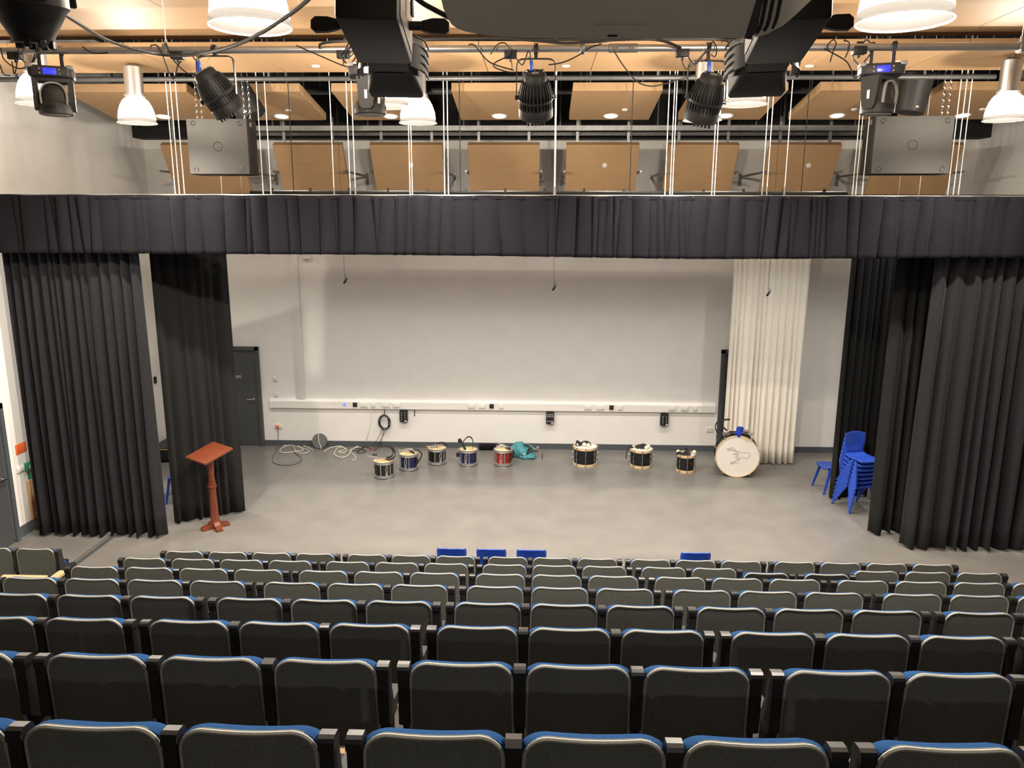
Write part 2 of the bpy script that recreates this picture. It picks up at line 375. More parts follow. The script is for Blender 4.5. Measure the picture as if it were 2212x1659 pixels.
one(mb, 'cable_coil', 'cable', 'coiled black cable hanging on wall hook, ends trailing to floor', 'cable')

# ------------------------------------------------------------------ ceiling boards
def raft(name, ya, yb, z, th, label, seam0, wd):
    t = thing(name, label, 'ceiling raft', (0, (ya+yb)/2, z), 0, 'oak ceiling rafts across the hall')
    x = seam0
    while x > XL+.15: x -= wd
    while x < XR-.1:
        a, b = max(x, XL+.05), min(x+wd, XR-.05)
        if b-a > .05:
            MB().rbox(((a+b)/2, 0, th/2), (b-a-.006, yb-ya, th), .003, 1).build('board', 'ply', t)
        x += wd
    for k in range(4):
        xx = -6+4*k
        for yy in (ya+.2, yb-.2): MB().cyl((xx, yy-(ya+yb)/2, th), (xx, yy-(ya+yb)/2, ZC-z), .006, n=6).build('hanger_rod', 'galv', t)
    return t
zA, zB, zD = H+1.70, H+1.80, H+1.68
yA1 = onZ(600, 15, zA).y; yB0 = yA1-.25; yB1 = onZ(600, 84, zB).y; yD0 = onZ(1034, 97, zD).y; yD1 = onZ(1034, 155, zD).y
sx0 = onZ(1034, 97, zD).x; sx1 = onZ(1295, 97, zD).x
raft('ceiling_raft', 1.2, yA1, zA, .04, 'oak board ceiling raft nearest the camera, at top of picture', onZ(335, 8, zA).x, sx1-sx0)
raft('ceiling_raft', yB0, yB1, zB, .04, 'oak board ceiling raft just behind the near pendant lamps', sx0, (sx1-sx0)*2)
r3 = raft('ceiling_raft', yD0, yD1, zD, .04, 'oak board ceiling raft behind the silver lighting bar', sx0, sx1-sx0)
for i, px in enumerate((682, 1223, 1749)):
    p = onZ(px, 142, zD)
    MB().cyl((p.x, p.y-(yD0+yD1)/2, .0), (p.x, p.y-(yD0+yD1)/2, -.012), .05, .04, n=16).build('ceiling_sensor', 'white', r3)

def downlight(par, x, y, n, tilt_mat):
    T = tilt_mat @ M4.Translation((x, y, 0))
    f = MB(T).lathe([(.10, .002), (.115, -.002), (.105, -.012), (.088, -.008), (.085, .0)], 24).build('downlight_trim', 'white', par)
    MB(T).cyl((0, 0, -.001), (0, 0, -.006), .086, n=24).build('downlight_diffuser', 'downlit', f)
    return T
# middle row of tilted boards with downlights
yN, yF = 10.78, 12.06
zN = onY(1238, 196, yN).z; zF = onY(1232, 259, yF).z
ang = atan2(zF-zN, yF-yN); LEN = sqrt((yF-yN)**2+(zF-zN)**2)
spans = [(140, 403), (455, 647), (715, 912), (975, 1170), (1238, 1432), (1503, 1703), (1772, 1968), (2038, 2300)]
dlx = [(355,), (610,), (845,), (1079,), (1319,), (1566,), (1806,), (2076,)]
names = ['leftmost', 'second from left', 'third from left', 'fourth from left', 'fourth from right', 'third from right', 'second from right', 'rightmost']
for i, (a, b) in enumerate(spans):
    xa, xb = onY(a, 196, yN).x, onY(b, 196, yN).x
    xc = (xa+xb)/2
    t = thing('acoustic_panel', 'flat oak ceiling board with round downlight, %s in the upper row' % names[i], 'ceiling board', (xc, yN, zN), 0, 'oak boards with downlights')
    R = M4.Rotation(ang, 4, 'X')
    MB(R).rbox((0, LEN/2, .055), (xb-xa, LEN, .11), .004, 1).build('board', 'ply', t)
    p = onY(dlx[i][0], 252, yF-.16)
    T = downlight(t, p.x-xc, LEN-.2, 0, R)
    L = bpy.data.lights.new('downlight', 'SPOT'); L.energy = DOWN_W; L.color = COOL; L.spot_size = radians(125); L.spot_blend = .6; L.shadow_soft_size = .08
    lo = bpy.data.objects.new('downlight_lamp', L); C.objects.link(lo); lo.parent = t; lo.matrix_local = T @ M4.Translation((0, 0, -.03))
    if i in (1, 4, 6, 7):
        q = (.18, LEN*.62)
        MB(R).cyl((q[0], q[1], 0), (q[0], q[1], -.015), .045, .035, n=14).build('sprinkler_rose', 'white', t)
    for sx in (-.35, .35):
        MB().cyl((sx, .25, .12), (sx, .25, ZC-zN), .012, n=6).build('hanger', 'galv', t)
        MB().cyl((sx, LEN-.25, .0), (sx, LEN-.25, ZC-zN), .012, n=6).build('hanger', 'galv', t)
# lower row above the stage, steeply tilted
yT = 13.2; zT = onY(1010, 313, yT).z
yb2, zb2 = 14.15, zT-1.55
ang2 = atan2(zb2-zT, yb2-yT); LEN2 = sqrt((yb2-yT)**2+(zb2-zT)**2)
spans2 = [(345, 515), (588, 738), (798, 955), (1010, 1166), (1224, 1382), (1445, 1598), (1665, 1820), (1905, 2085)]
for i, (a, b) in enumerate(spans2):
    xa, xb = onY(a, 312, yT).x, onY(b, 312, yT).x
    t = thing('reflector_panel', 'steeply tilted oak board above the valance, %s in the lower row' % names[i], 'ceiling board', ((xa+xb)/2, yT, zT), 0, 'tilted oak boards above the stage')
    R = M4.Rotation(ang2, 4, 'X')
    MB(R).rbox((0, LEN2/2, .05), (xb-xa, LEN2, .10), .004, 1).build('board', 'ply', t)
    if i in (2, 4, 6): MB(R).cyl((.05 if i != 6 else .12, .36, 0), (.05 if i != 6 else .12, .36, -.012), .04, n=14).build('sensor_disc', 'white', t)
    for sx in (-.42, .42):
        MB().box((sx*(xb-xa)/1.2, .10, .22), (.045, .03, .46)).build('hanger_strut', 'galv', t)
    for sx in (-1, 1):
        x = sx*((xb-xa)/2+.03)
        MB().box((x, .85, -.42), (.03, 1.74, .035)).build('bracket_arm', 'galv', t)
        MB().box((x, YB-yT-.02, -.47), (.05, .03, .22)).build('bracket_plate', 'galv', t)

# conduits and cable tray in the dark void
def bar(name, px0, px1, py, Y, r, mtl, label, cat, square=False, dz=None):
    a, b = onY(px0, py, Y), onY(px1, py, Y)
    z = (a.z+b.z)/2
    t = thing(name, label, cat, (0, Y, z))
    if square: MB().box(((a.x+b.x)/2, 0, 0), (b.x-a.x, r, dz or r)).build('rail', mtl, t)
    else: MB().cyl((a.x, 0, 0), (b.x, 0, 0), r, n=10).build('rail', mtl, t)
    k = 0; x = a.x+.4
    while x < b.x:
        MB().box((x, 0, (ZC-z)/2), (.025, .025, ZC-z)).build('drop_rod', 'dull', t); x += 1.62
    return t
bar('conduit', -30, 2150, 169, 10.15, .030, 'dull', 'grey steel conduit crossing the dark void behind the oak raft', 'conduit')
bar('conduit', -30, 2180, 197, 12.4, .045, 'dull', 'thicker grey duct pipe behind the upper row of oak boards', 'conduit')
bar('cable_tray', 555, 1872, 277, 13.0, .10, 'galv', 'long pale metal cable tray above the lower oak boards', 'cable tray', True, .075)
bar('cable_tray', 540, 1890, 289, 13.5, .08, 'dull', 'dull grey metal rail just below the pale cable tray', 'cable tray', True, .06)

# ------------------------------------------------------------------ curtains
def curtain(name, label, p0, p1, z0, z1, mtl, folds, amp, seed, flare=0., cat='curtain', nz=14, group=None, toppin=.4, hem=.0, gap=0.):
    rnd = random.Random(seed); p0, p1 = V((*p0, 0)), V((*p1, 0)); L = (p1-p0).length; d = (p1-p0)/L; nrm = V((d.y, -d.x, 0))
    # irregular phase
    knots = [0.]
    for i in range(folds): knots.append(knots[-1]+rnd.uniform(.55, 1.45))
    tot = knots[-1]; knots = [k/tot for k in knots]; ampk = [rnd.uniform(.55, 1.25) for _ in range(folds+1)]
    drift = [rnd.uniform(-1, 1) for _ in range(folds+1)]
    per = 12; nx = folds*per
    vs = []; rows = []
    for j in range(nz+1):
        v = j/nz; z = z1+(z0-z1)*v; row = []
        for i in range(nx+1):
            k = min(i//per, folds-1); t = (i-k*per)/per
            s = knots[k]+(knots[k+1]-knots[k])*t
            A = ampk[k]*(1-t)+ampk[k+1]*t
            g = toppin+(1-toppin)*min(1, v*1.3)
            wv = (1-cos(2*pi*t))/2; wv = wv**.75
            off = amp*A*g*(wv-.5)*2+amp*.35*sin(3.1*v+drift[k]*3)*(v)
            ss = s+(drift[k]*.012*v if 0 < i < nx else 0)
            ss = .5+(ss-.5)*(1+flare*v)
            q = p0+d*(ss*L)+nrm*off
            zz = z + (amp*.25*sin(drift[k]*9+2*pi*t) * (v if v > .9 else 0))
            row.append((q.x, q.y, max(zz, z0-.02)))
        rows.append(row)
    vs = [q for r_ in rows for q in r_]; n1 = nx+1
    fs = [(j*n1+i, j*n1+i+1, (j+1)*n1+i+1, (j+1)*n1+i) for j in range(nz) for i in range(nx)]
    t = thing(name, label, cat, (p0+p1)/2, 0, group)
    T = M4.Translation(-(p0+p1)/2)
    o = MB(T).add(vs, fs).build('curtain_fabric', mtl, t, ang=80)
    md = o.modifiers.new('thick', 'SOLIDIFY'); md.thickness = .006; md.offset = 0
    return t
def hemtrack(t, p0, p1, z, mtl='black'):
    c = t.location
    MB().box(((p0[0]+p1[0])/2-c.x, (p0[1]+p1[1])/2-c.y, z), (sqrt((p1[0]-p0[0])**2+(p1[1]-p0[1])**2), .03, .04), 0, None).build('heading_tape', mtl, t)

ct = curtain('house_curtain', 'wide black pleated house curtain hanging at far left of stage front', (-7.30, 10.33), (-5.42, 10.33), .03, 4.5, 'vel', 15, .085, 3, .02)
hemtrack(ct, (-7.3, 10.33), (-5.42, 10.33), 4.52)
ct = curtain('leg_curtain', 'flat black leg curtain behind the red wooden lectern', (-5.48, 10.78), (-4.60, 11.32), .03, 4.55, 'vel2', 7, .035, 8, 0.)
MB().box((-.0, 0, 4.57), (1.03, .03, .04), 0, M4.Rotation(atan2(.54, .88), 4, 'Z')).build('heading_tape', 'black', ct)
ct = curtain('house_curtain', 'wide black pleated house curtain hanging at far right of stage front', (5.20, 10.36), (7.9, 10.31), .03, 4.5, 'vel', 14, .085, 12, .02)
hemtrack(ct, (5.2, 10.34), (7.9, 10.34), 4.52)
ct = curtain('leg_curtain', 'black leg curtain covering the right side of stacked blue chairs', (4.92, 10.84), (6.1, 10.92), .03, 4.55, 'vel2', 7, .06, 15, 0.)
hemtrack(ct, (4.92, 10.88), (6.1, 10.88), 4.57)
ct = curtain('leg_curtain', 'narrow black leg curtain behind stacked blue chairs', (4.86, 12.24), (5.75, 12.50), .03, 4.55, 'vel2', 7, .04, 21, 0.)
hemtrack(ct, (4.86, 12.36), (5.75, 12.36), 4.57)
ct = curtain('stage_drape', 'tall cream curtain hanging before the back wall behind the bass drum', (3.52, 14.1), (4.88, 14.12), .03, 4.05, 'cream', 13, .05, 31, .0)
hemtrack(ct, (3.52, 14.1), (4.88, 14.1), 4.07, 'white')

# valance
yV = 10.13
zv1, zv0 = onY(1106, 423, yV).z, onY(1106, 552, yV).z
def valance():
    rnd = random.Random(77); x0, x1 = XL+.05, XR-.05; L = x1-x0
    t = thing('stage_valance', 'long black pleated valance hanging across the whole stage opening', 'curtain', ((x0+x1)/2, yV, zv1))
    kn = [x0]
    while kn[-1] < x1: kn.append(kn[-1]+rnd.choice((.07, .10, .14, .18, .22, .30))*rnd.uniform(.8, 1.25))
    kn[-1] = x1; P_ = len(kn)-1
    dpth = [rnd.uniform(.35, 1.3) for _ in kn]; skew = [rnd.uniform(-.05, .05) for _ in kn]; topw = [rnd.choice((.15, .3, .9, 1.2)) for _ in kn]; shp = [rnd.uniform(.32, .68) for _ in kn]
    per, nz = 16, 14; nx = P_*per; vs = []
    cx = (x0+x1)/2
    for j in range(nz+1):
        v = j/nz
        for i in range(nx+1):
            k = min(i//per, P_-1); t_ = (i-k*per)/per
            a = kn[k]+skew[k]*v*(k > 0); b = kn[k+1]+skew[k+1]*v*(k < P_-1)
            x = a+(b-a)*t_
            c_ = shp[k]; q = t_/c_ if t_ < c_ else (1-t_)/(1-c_)
            wv = sin(q*pi/2)**.8                                     # sharp crease at the pleat ends, round crest between
            g = topw[k]*(1-v)+v*dpth[k]
            y = -.058*g*wv*min(1.3, (b-a)/.12) + .012*sin(x*2.1+1)*v
            sag = .035*v*math.exp(-((x-2.2)/2.5)**2)
            z = (zv1-zv0)*-v - sag + .006*sin(x*7+v*2)*(1-v) + .008*wv*v*g
            vs.append((x-cx, y, z))
    n1 = nx+1
    o = MB().add(vs, [(j*n1+i, j*n1+i+1, (j+1)*n1+i+1, (j+1)*n1+i) for j in range(nz) for i in range(nx)]).build('valance_fabric', 'val', t, ang=80)
    md = o.modifiers.new('thick', 'SOLIDIFY'); md.thickness = .006; md.offset = 0
    MB().tube([(-L/2+L*i/60, -.012, -.022+.004*sin(i*1.7)) for i in range(61)], .0, flat=(.045, .012, (0, 0, 1))).build('heading_tape', 'val', t)
    MB().box((0, .06, .0), (L, .05, .03)).build('valance_track', 'alu', t)
    random.seed(9)
    for i in range(38): 
        xx = -L/2+.2+L*i/38.5
        MB().box((xx, -.02, -.012+random.uniform(-.003, .003)), (.02, .006, .02)).build('clip', 'black', t)
valance()
a, b = onY(540, 415, 10.6), onY(1830, 415, 10.6)
t = thing('curtain_track', 'thin black curtain track just above the valance', 'curtain track', ((a.x+b.x)/2, 10.6, a.z))
MB().cyl((-(b.x-a.x)/2, 0, 0), ((b.x-a.x)/2, 0, 0), .022, n=8).build('track', 'blackmetal', t)
for k in range(4): MB().cyl((-(b.x-a.x)/2+.6+k*(b.x-a.x-1.2)/3, 0, 0), (-(b.x-a.x)/2+.6+k*(b.x-a.x-1.2)/3, 0, ZC-a.z), .006, n=6).build('drop_rod', 'blackmetal', t)
for k in range(15): MB().box((-(b.x-a.x)/2+.3+k*(b.x-a.x-.6)/14, 0, .03), (.03, .04, .05)).build('track_clip', 'black', t)

ct = curtain('shading_curtain', 'added black curtain out of sight behind the valance, shading the back wall', (-4.45, 11.2), (7.6, 11.2), 4.08, 4.86, 'vel2', 40, .03, 41, 0., nz=4)  # added unseen, blocks lamp light that would reach the back wall over the valance
hemtrack(ct, (-4.45, 11.2), (7.6, 11.2), 4.88)

# drop wires
def wires(pxs, label, grp, Y=10.19, r=.0055, ybot=421, cat='wire'):
    for px in pxs:
        p = onY(px, ybot, Y)
        k_ = sorted(pxs).index(px); n_ = len(pxs)
        lb = label if n_ == 1 else ('left' if n_ == 2 else 'leftmost', 'middle' if n_ == 3 else 'right', 'rightmost')[k_]+' '+label
        t = thing('drop_wire', lb, cat, (p.x, Y, p.z), 0, grp)
        MB().cyl((0, 0, 0), (0, 0, ZC-p.z), r, n=6).build('steel_wire', 'wire', t)
        MB().cyl((0, 0, .0), (0, 0, .10), r*1.8, n=6).build('wire_grip', 'alu', t)
G = 'white drop wires above the valance'
wires((379, 388, 399), 'thin white drop wire in cluster left of the left loudspeaker', G)
wires((569, 586), 'thin white drop wire in pair right of the left loudspeaker', G)
wires((722,), 'thin white drop wire alone above second lower oak board', G)
wires((757, 768), 'thin white drop wire in pair right of second lower oak board', G)
wires((886, 891), 'thin white drop wire in pair crossing third lower oak board', G)
wires((961, 969), 'thin white drop wire in pair right of third lower oak board', G)
wires((1198,), 'thicker white drop wire alone near the middle of the valance', G, r=.011)
wires((1436, 1447, 1452), 'thin white drop wire in cluster left of the sixth lower oak board', G)
wires((1537, 1543), 'thin white drop wire in pair crossing the sixth lower oak board', G)
wires((1646, 1656), 'thin white drop wire in pair left of seventh lower oak board', G)
wires((1694,), 'thin white drop wire alone crossing seventh lower oak board', G)
wires((1841, 1848, 1862), 'thin white drop wire in cluster left of the right loudspeaker', G)
wires((2047, 2059, 2070), 'thin white drop wire in cluster right of the right loudspeaker', G)
wires((480, 523), 'thin white wire seen just below the left loudspeaker', 'wires below loudspeakers', 10.9, .004)
wires((1941, 1985), 'thin white wire seen just below the right loudspeaker', 'wires below loudspeakers', 10.9, .004)

# hanging microphones
for px, py, Y, lab in ((746, 607, 12.0, 'small black choir microphone hanging before back wall at left'), (1197, 622, 12.0, 'small black choir microphone hanging near the stage centre'), (1660, 634, 12.0, 'small black choir microphone hanging in front of the cream curtain')):
    p = onY(px, py, Y)
    t = thing('hanging_microphone', lab, 'microphone', p, 0, 'hanging choir microphones')
    T = M4.Rotation(radians(35), 4, 'Y')
    MB(T).lathe([(.0, -.05), (.014, -.045), (.018, -.03), (.018, .0), (.012, .02), (.009, .05), (.0, .055)], 12).build('capsule', 'black', t)
    MB().tube(smooth_pts([(.03, 0, .045), (.012, 0, .10), (-.01, 0, .3), (-.02, 0, ZC-p.z)], 5), .0028, 5).build('mic_cable', 'cable', t)

# ------------------------------------------------------------------ pendant lamps
def pendant(px, py, wpx, Yg, label, can=True):
    p = onY(px, py, Yg); z = p.z
    t = thing('pendant_lamp', label, 'pendant lamp', p, 0, 'bell shaped pendant lamps')
    R = .21
    pr = [(.21, 0), (.213, .004), (.209, .012), (.206, .048), (.197, .115), (.187, .15), (.170, .20), (.146, .245), (.115, .275), (.08, .29)]
    if Yg > 5: pr = [(r_*.96, z_*.96) for r_, z_ in pr]
    MB().lathe(pr[3:7], 40).build('lamp_shade', 'shade', t, ang=70)
    MB().lathe(pr[:4], 40).build('shade_skirt', 'shadelow', t, ang=70)
    MB().lathe(pr[6:], 40).build('shade_neck', 'shadetop', t, ang=70)
    MB().tube([(.2115*cos(2*pi*i/40), .2115*sin(2*pi*i/40), .0) for i in range(40)], .004, 6, closed=True).build('shade_rim', 'shade', t)
    c = MB().cyl((0, 0, .285), (0, 0, .305), .115, n=28).cyl((0, 0, .305), (0, 0, .60), .098, n=28).build('gear_can', 'alu', t)
    MB().cyl((0, 0, .60), (0, 0, .63), .10, .05, n=28).build('can_cap', 'alu', c)
    MB().cyl((0, 0, .63), (0, 0, max(.66, ZC-z)), .008, n=8).build('suspension_rod', 'galv', t)
    b = MB().lathe([(.0, .12), (.022, .125), (.036, .15), (.036, .19), (.02, .23), (.018, .28)], 16).build('bulb', 'bulb', t)
    L = bpy.data.lights.new('pendant_light', 'POINT'); L.energy = LAMP_W; L.color = WARM; L.shadow_soft_size = .06
    lo = bpy.data.objects.new('pendant_light', L); C.objects.link(lo); lo.parent = t; lo.location = (0, 0, .10)
    return t
pendant(297, 266, 78, 9.05, 'lit bell pendant lamp with steel can left of the left loudspeaker')
pendant(903, 266, 74, 9.05, 'lit bell pendant lamp with steel can right of the second moving head')
pendant(1517, 260, 78, 9.0, 'lit bell pendant lamp partly behind the black floodlight with blue plug')
pendant(2170, 260, 86, 8.8, 'lit bell pendant lamp at right edge above the right loudspeaker')
pendant(88, 225, 82, 7.6, 'lit bell pendant lamp behind leftmost moving head light')
pendant(836, 230, 84, 7.6, 'lit bell pendant lamp below the left black profile spotlight')
pendant(1605, 226, 84, 7.5, 'lit bell pendant lamp below the right black profile spotlight')
PROTO = pendant(541, 58, 172, 4.35, 'large near bell pendant lamp cut by top edge, left of projector')
pendant(1953, 47, 190, 3.95, 'large near bell pendant lamp cut by top edge, right of projector')

for X_ in (.25,):
    P_ = V((X_, -3.3, H+1.0))
    L0 = thing('pendant_lamp', 'added fill lamp shaped as a bell pendant, unseen behind the camera', 'pendant lamp', P_, 0, 'bell shaped pendant lamps')
    for ch in PROTO.children:
        c_ = dup(ch, L0)
        if c_.type == 'LIGHT': c_.data = c_.data.copy(); c_.data.energy = LAMP_W*.36      # dim fill lamp added out of view to lift the near seat backs

# ------------------------------------------------------------------ lighting bar and fixtures
YP = 6.1
zP = onY(1106, 105, YP).z
bar_t = thing('lighting_bar', 'long silver lighting bar carrying the stage lights', 'lighting bar', (.3, YP, zP))
MB().cyl((-7.6, 0, 0), (7.4, 0, 0), .0265, n=16).build('tube', 'alu', bar_t)
pj = onY(1346, 102, YP).x-.3
sl = MB().cyl((pj-.105, 0, 0), (pj+.105, 0, 0), .032, n=16).build('joint_sleeve', 'galv', bar_t)
for dx in (-.072, -.048, .048, .072): MB().cyl((pj+dx, -.03, -.006), (pj+dx, -.037, -.006), .007, n=8).build('bolt', 'chrome', sl)
for px in (359, 1258, 1725, 2205):
    x = onY(px, 102, YP).x-.3
    cl = MB().rbox((x, 0, 0), (.035, .075, .075), .006).cyl((x, 0, .03), (x, 0, .07), .012, n=8).build('suspension_clamp', 'galv', bar_t)
    MB().cyl((x, 0, .06), (x, 0, ZC-zP), .004, n=6).build('suspension_wire', 'wire', cl)

def hook(par, x, zpar, w_=.03):
    """hook clamp from bar (zpar above the fixture origin) down"""
    o = MB().tube([(x, .034*cos(a), zpar+.034*sin(a)) for a in [radians(-60+25*i) for i in range(12)]], .0, flat=(w_, .008, (1, 0, 0)))
    return o.build('hook_clamp', 'blackmetal', par)

def par_light(px, py, aim, label, size=.13):
    p = onY(px, py, YP); p.y = YP
    zb = zP-p.z
    t = thing('led_floodlight', label, 'stage light', p, 0, 'finned black floodlights on the bar')
    Q = V((0, 0, -1)).rotation_difference(V(aim).normalized()).to_matrix().to_4x4()
    s = size/.13
    T = Q @ M4.Scale(s, 4)
    MB(T).lathe([(.0, .175), (.07, .172), (.082, .16), (.088, .13), (.112, .05), (.112, -.07), (.122, -.085), (.130, -.10), (.130, -.155), (.11, -.165), (.0, -.160)], 32).build('housing', 'blackmetal', t)
    fn = MB(T)
    for i in range(30):
        a = 2*pi*i/30; R = M4.Rotation(a, 4, 'Z')
        fn.add([R @ V(q) for q in ((.086, -.003, .13), (.105, -.003, .11), (.128, -.003, .03), (.128, -.003, -.085), (.11, -.003, -.085), (.086, .003, .13), (.105, .003, .11), (.128, .003, .03), (.128, .003, -.085), (.11, .003, -.085))],
               [(0, 1, 2, 3, 4), (9, 8, 7, 6, 5), (0, 5, 6, 1), (1, 6, 7, 2), (2, 7, 8, 3)])
    stuff(fn.build('cooling_fins', 'black', t, flat=True))
    MB(T).lathe([(.131, -.012), (.133, -.006), (.133, -.022), (.131, -.028), (.131, -.012)], 32).build('middle_band', 'blackmetal', t)
    rear = MB(T).rbox((0, -.03, .176), (.085, .07, .012), .004).build('rear_panel', 'black', t)
    MB(T).box((0, -.03, .184), (.05, .022, .002)).build('display_window', 'mgrey', rear)
    for sx in (-1, 1):
        MB(T).cyl((sx*.052, .03, .165), (sx*.052, .03, .182), .014, n=12).build('socket', 'chrome', t)
    cp = MB(T)
    for i in range(-2, 3): cp.rbox((.028*i, -.12, -.165), (.016, .014, .026), .003)
    cp.build('filter_clip', 'blackmetal', t)
    for sx in (-1, 1):
        MB(T).cyl((sx*.12, 0, -.01), (sx*.155, 0, -.01), .016, n=12).build('pivot_knob', 'chrome' if sx > 0 else 'blackmetal', t)
    h = .26*s; yk = smooth_pts([(-.143*s, 0, -.01), (-.143*s, 0, .12*s), (-.140*s, 0, h-.04), (-.115*s, 0, h-.005), (-.05*s, 0, h), (.05*s, 0, h), (.115*s, 0, h-.005), (.140*s, 0, h-.04), (.143*s, 0, .12*s), (.143*s, 0, -.01)], 4)
    MB().tube(yk, 0, flat=(.03, .007, (0, 1, 0))).build('yoke', 'mgrey' if False else 'blackmetal', t)
    hk = hook(t, 0, zb); MB().box((0, 0, (h+zb-.03)/2), (.026, .012, max(.02, zb-.03-h))).build('clamp_stem', 'blackmetal', t)
    q = T @ V((-.03, .02, .18))
    pl = MB().rbox(q+V((0, 0, .035)), (.026, .026, .075), .006).build('power_plug', 'bluep', t)
    MB().tube(smooth_pts([q+V((0, 0, .07)), q+V((-.02, 0, .14)), (-.10, -.03, zb-.12), (-.16, -.02, zb-.05)], 5), .005, 5).build('power_cable', 'cable', t)
    MB().tube(smooth_pts([(.0, -.03, zb+.03), (-.06, -.03, zb-.05), (-.03, -.02, .25*s), T @ V((.0, .0, .175))], 5), .0025, 4).build('safety_wire', 'alu', t)
    return t
par_light(470, 200, (.42, .42, -.80), 'finned black floodlight tilted right in front of left loudspeaker')
par_light(1157, 207, (.02, .50, -.80), 'finned black floodlight hanging near middle of the bar')
par_light(1525, 212, (-.14, .42, -.85), 'finned black floodlight leaning left beside the right profile spotlight')

def moving_head(px, py, rz, headrz, label, lcd='lcd'):
    p = onY(px, py, YP); zb = zP-p.z
    t = thing('moving_head_light', label, 'stage light', (p.x, YP, p.z), rz, 'moving head lights on the bar')
    base = MB().rbox((0, 0, .0), (.30, .19, .085), .02).rbox((0, -.09, -.005), (.25, .05, .07), .015).build('base', 'dgrey', t)
    MB().rbox((0, -.117, -.004), (.09, .006, .045), .002).build('display_screen', lcd, base)
    for sx in (-1, 1):
        for dz in (-.015, .015): MB().cyl((sx*.065, -.115, dz-.004), (sx*.065, -.121, dz-.004), .006, n=8).build('menu_button', 'mgrey', base)
        MB().rbox((sx*.135, -.04, .035), (.05, .12, .03), .01).build('base_wing', 'mgrey', base)
    for sx in (-.075, .075):
        hook(t, sx, zb, .03); MB().box((sx, 0, (.04+zb-.03)/2), (.024, .02, zb-.07)).build('clamp_stem', 'blackmetal', t)
        MB().rbox((sx*1.5, .0, .055), (.05, .035, .02), .006).build('quick_lock', 'white', t)
    R = M4.Rotation(headrz, 4, 'Z')
    y = MB(R)
    y.rbox((0, 0, -.055), (.25, .14, .04), .015)
    pr = [(-.07, -.05), (.07, -.05), (.06, -.16), (.05, -.25), (.03, -.275), (-.03, -.275), (-.05, -.25), (-.06, -.16)]
    for sx in (-1, 1):
        TT = R @ M4(((0, 0, 1, sx*.118-.02), (1, 0, 0, 0), (0, 1, 0, 0), (0, 0, 0, 1)))
        a = MB(TT).prism(pr, .04).build('yoke_arm', 'dgrey', t)
        MB(R).box((sx*.140, .0, -.175), (.002, .02, .06)).build('arm_badge', 'white', a)
    y.build('yoke_bridge', 'dgrey', t)
    hd = MB(R).lathe([(.0, -.075), (.045, -.08), (.075, -.10), (.092, -.14), (.094, -.20), (.104, -.215), (.116, -.235), (.120, -.275), (.118, -.30), (.108, -.306), (.0, -.304)], 28).build('head', 'dgrey', t)
    vt = MB(R)
    for i in range(40):
        a = 2*pi*i/40
        if i % 10 in (4, 5): continue
        vt.box((0, 0, 0), (.010, .006, .028), 0, M4.Rotation(a, 4, 'Z') @ M4.Translation((0, -.1175, -.258)))
    stuff(vt.build('vent_slots', 'black', hd))
    MB(R).cyl((0, 0, -.303), (0, 0, -.309), .10, n=24).build('front_lens', 'mgrey', hd)
    for sx in (-1, 1):
        q = MB(R).tube([(sx*.02, -.0, 0)]*1+[(0, 0, 0)], .001) if False else None
    ar = MB(R)
    ar.tube(smooth_pts([(-.085, -.085, -.235), (-.085, -.09, -.15), (-.055, -.085, -.095), (0, -.082, -.08), (.055, -.085, -.095), (.085, -.09, -.15), (.085, -.085, -.235)], 4), 0, flat=(.018, .012, (0, 1, 0)))
    ar.build('head_trim', 'mgrey', hd)
    MB().tube(smooth_pts([(-.13, .02, .03), (-.20, .0, .10), (-.17, -.02, zb-.02), (-.12, -.03, zb+.05), (-.08, -.02, zb-.03), (-.14, 0, zb-.12)], 5), .005, 5).build('power_cable', 'cable', t)
    return t
moving_head(112, 158, radians(24), radians(4), 'moving head light with blue display at far left of the bar')
moving_head(797, 156, radians(12), radians(78), 'moving head light with pale display left of the left profile spotlight', 'lcdw')
moving_head(1903, 153, radians(-14), radians(52), 'moving head light with blue display above the right loudspeaker')

# power boxes on the bar with looping cables
def power_box(px, py, label, loops):
    p = onY(px, py, YP); t = thing('power_box', label, 'power box', (p.x, YP, p.z), 0, 'black power boxes under the bar')
    MB().rbox((0, 0, 0), (.095, .06, .055), .005).build('case', 'black', t)
    MB().box((0, 0, .04), (.05, .02, .04)).build('bracket', 'blackmetal', t)
    MB().cyl((0, 0, -.028), (0, 0, -.05), .010, n=8).build('cable_gland', 'black', t)
    for k, L in enumerate(loops):
        pts = [onY(x, y, YP-.05-.01*k)-V((p.x, YP, p.z)) for (x, y) in L]
        MB().tube(smooth_pts(pts, 6), .0048, 5).build('loop_cable', 'cable', t)
    return t
power_box(33, 121, 'black power box with hanging cables left of first moving head', [[(2, 103), (10, 130), (40, 148), (66, 138), (76, 116)], [(26, 132), (31, 160), (36, 140), (40, 118), (38, 96)], [(0, 140), (8, 160), (22, 163)]])
power_box(384, 120, 'black power box between left pendant lamp and tilted floodlight', [[(325, 105), (328, 98), (345, 105), (372, 170), (385, 140), (392, 132)], [(178, 100), (200, 114), (235, 114)], [(358, 92), (372, 125), (400, 155), (425, 162)]])
power_box(742, 118, 'black power box left of the second moving head light', [[(640, 98), (690, 120), (742, 142), (760, 145)], [(742, 140), (748, 110), (770, 96), (775, 105), (755, 125)], [(800, 150), (820, 140), (840, 118)]])
power_box(1103, 118, 'black power box above middle floodlight with looping cable', [[(1060, 118), (1074, 97), (1090, 93), (1100, 106), (1098, 120), (1070, 135), (1068, 145), (1095, 155), (1118, 156)], [(1104, 128), (1106, 145), (1105, 152)], [(1012, 97), (1025, 98), (1050, 128), (1070, 140), (1110, 152)], [(1185, 140), (1215, 135), (1245, 122), (1275, 103), (1300, 95)]])
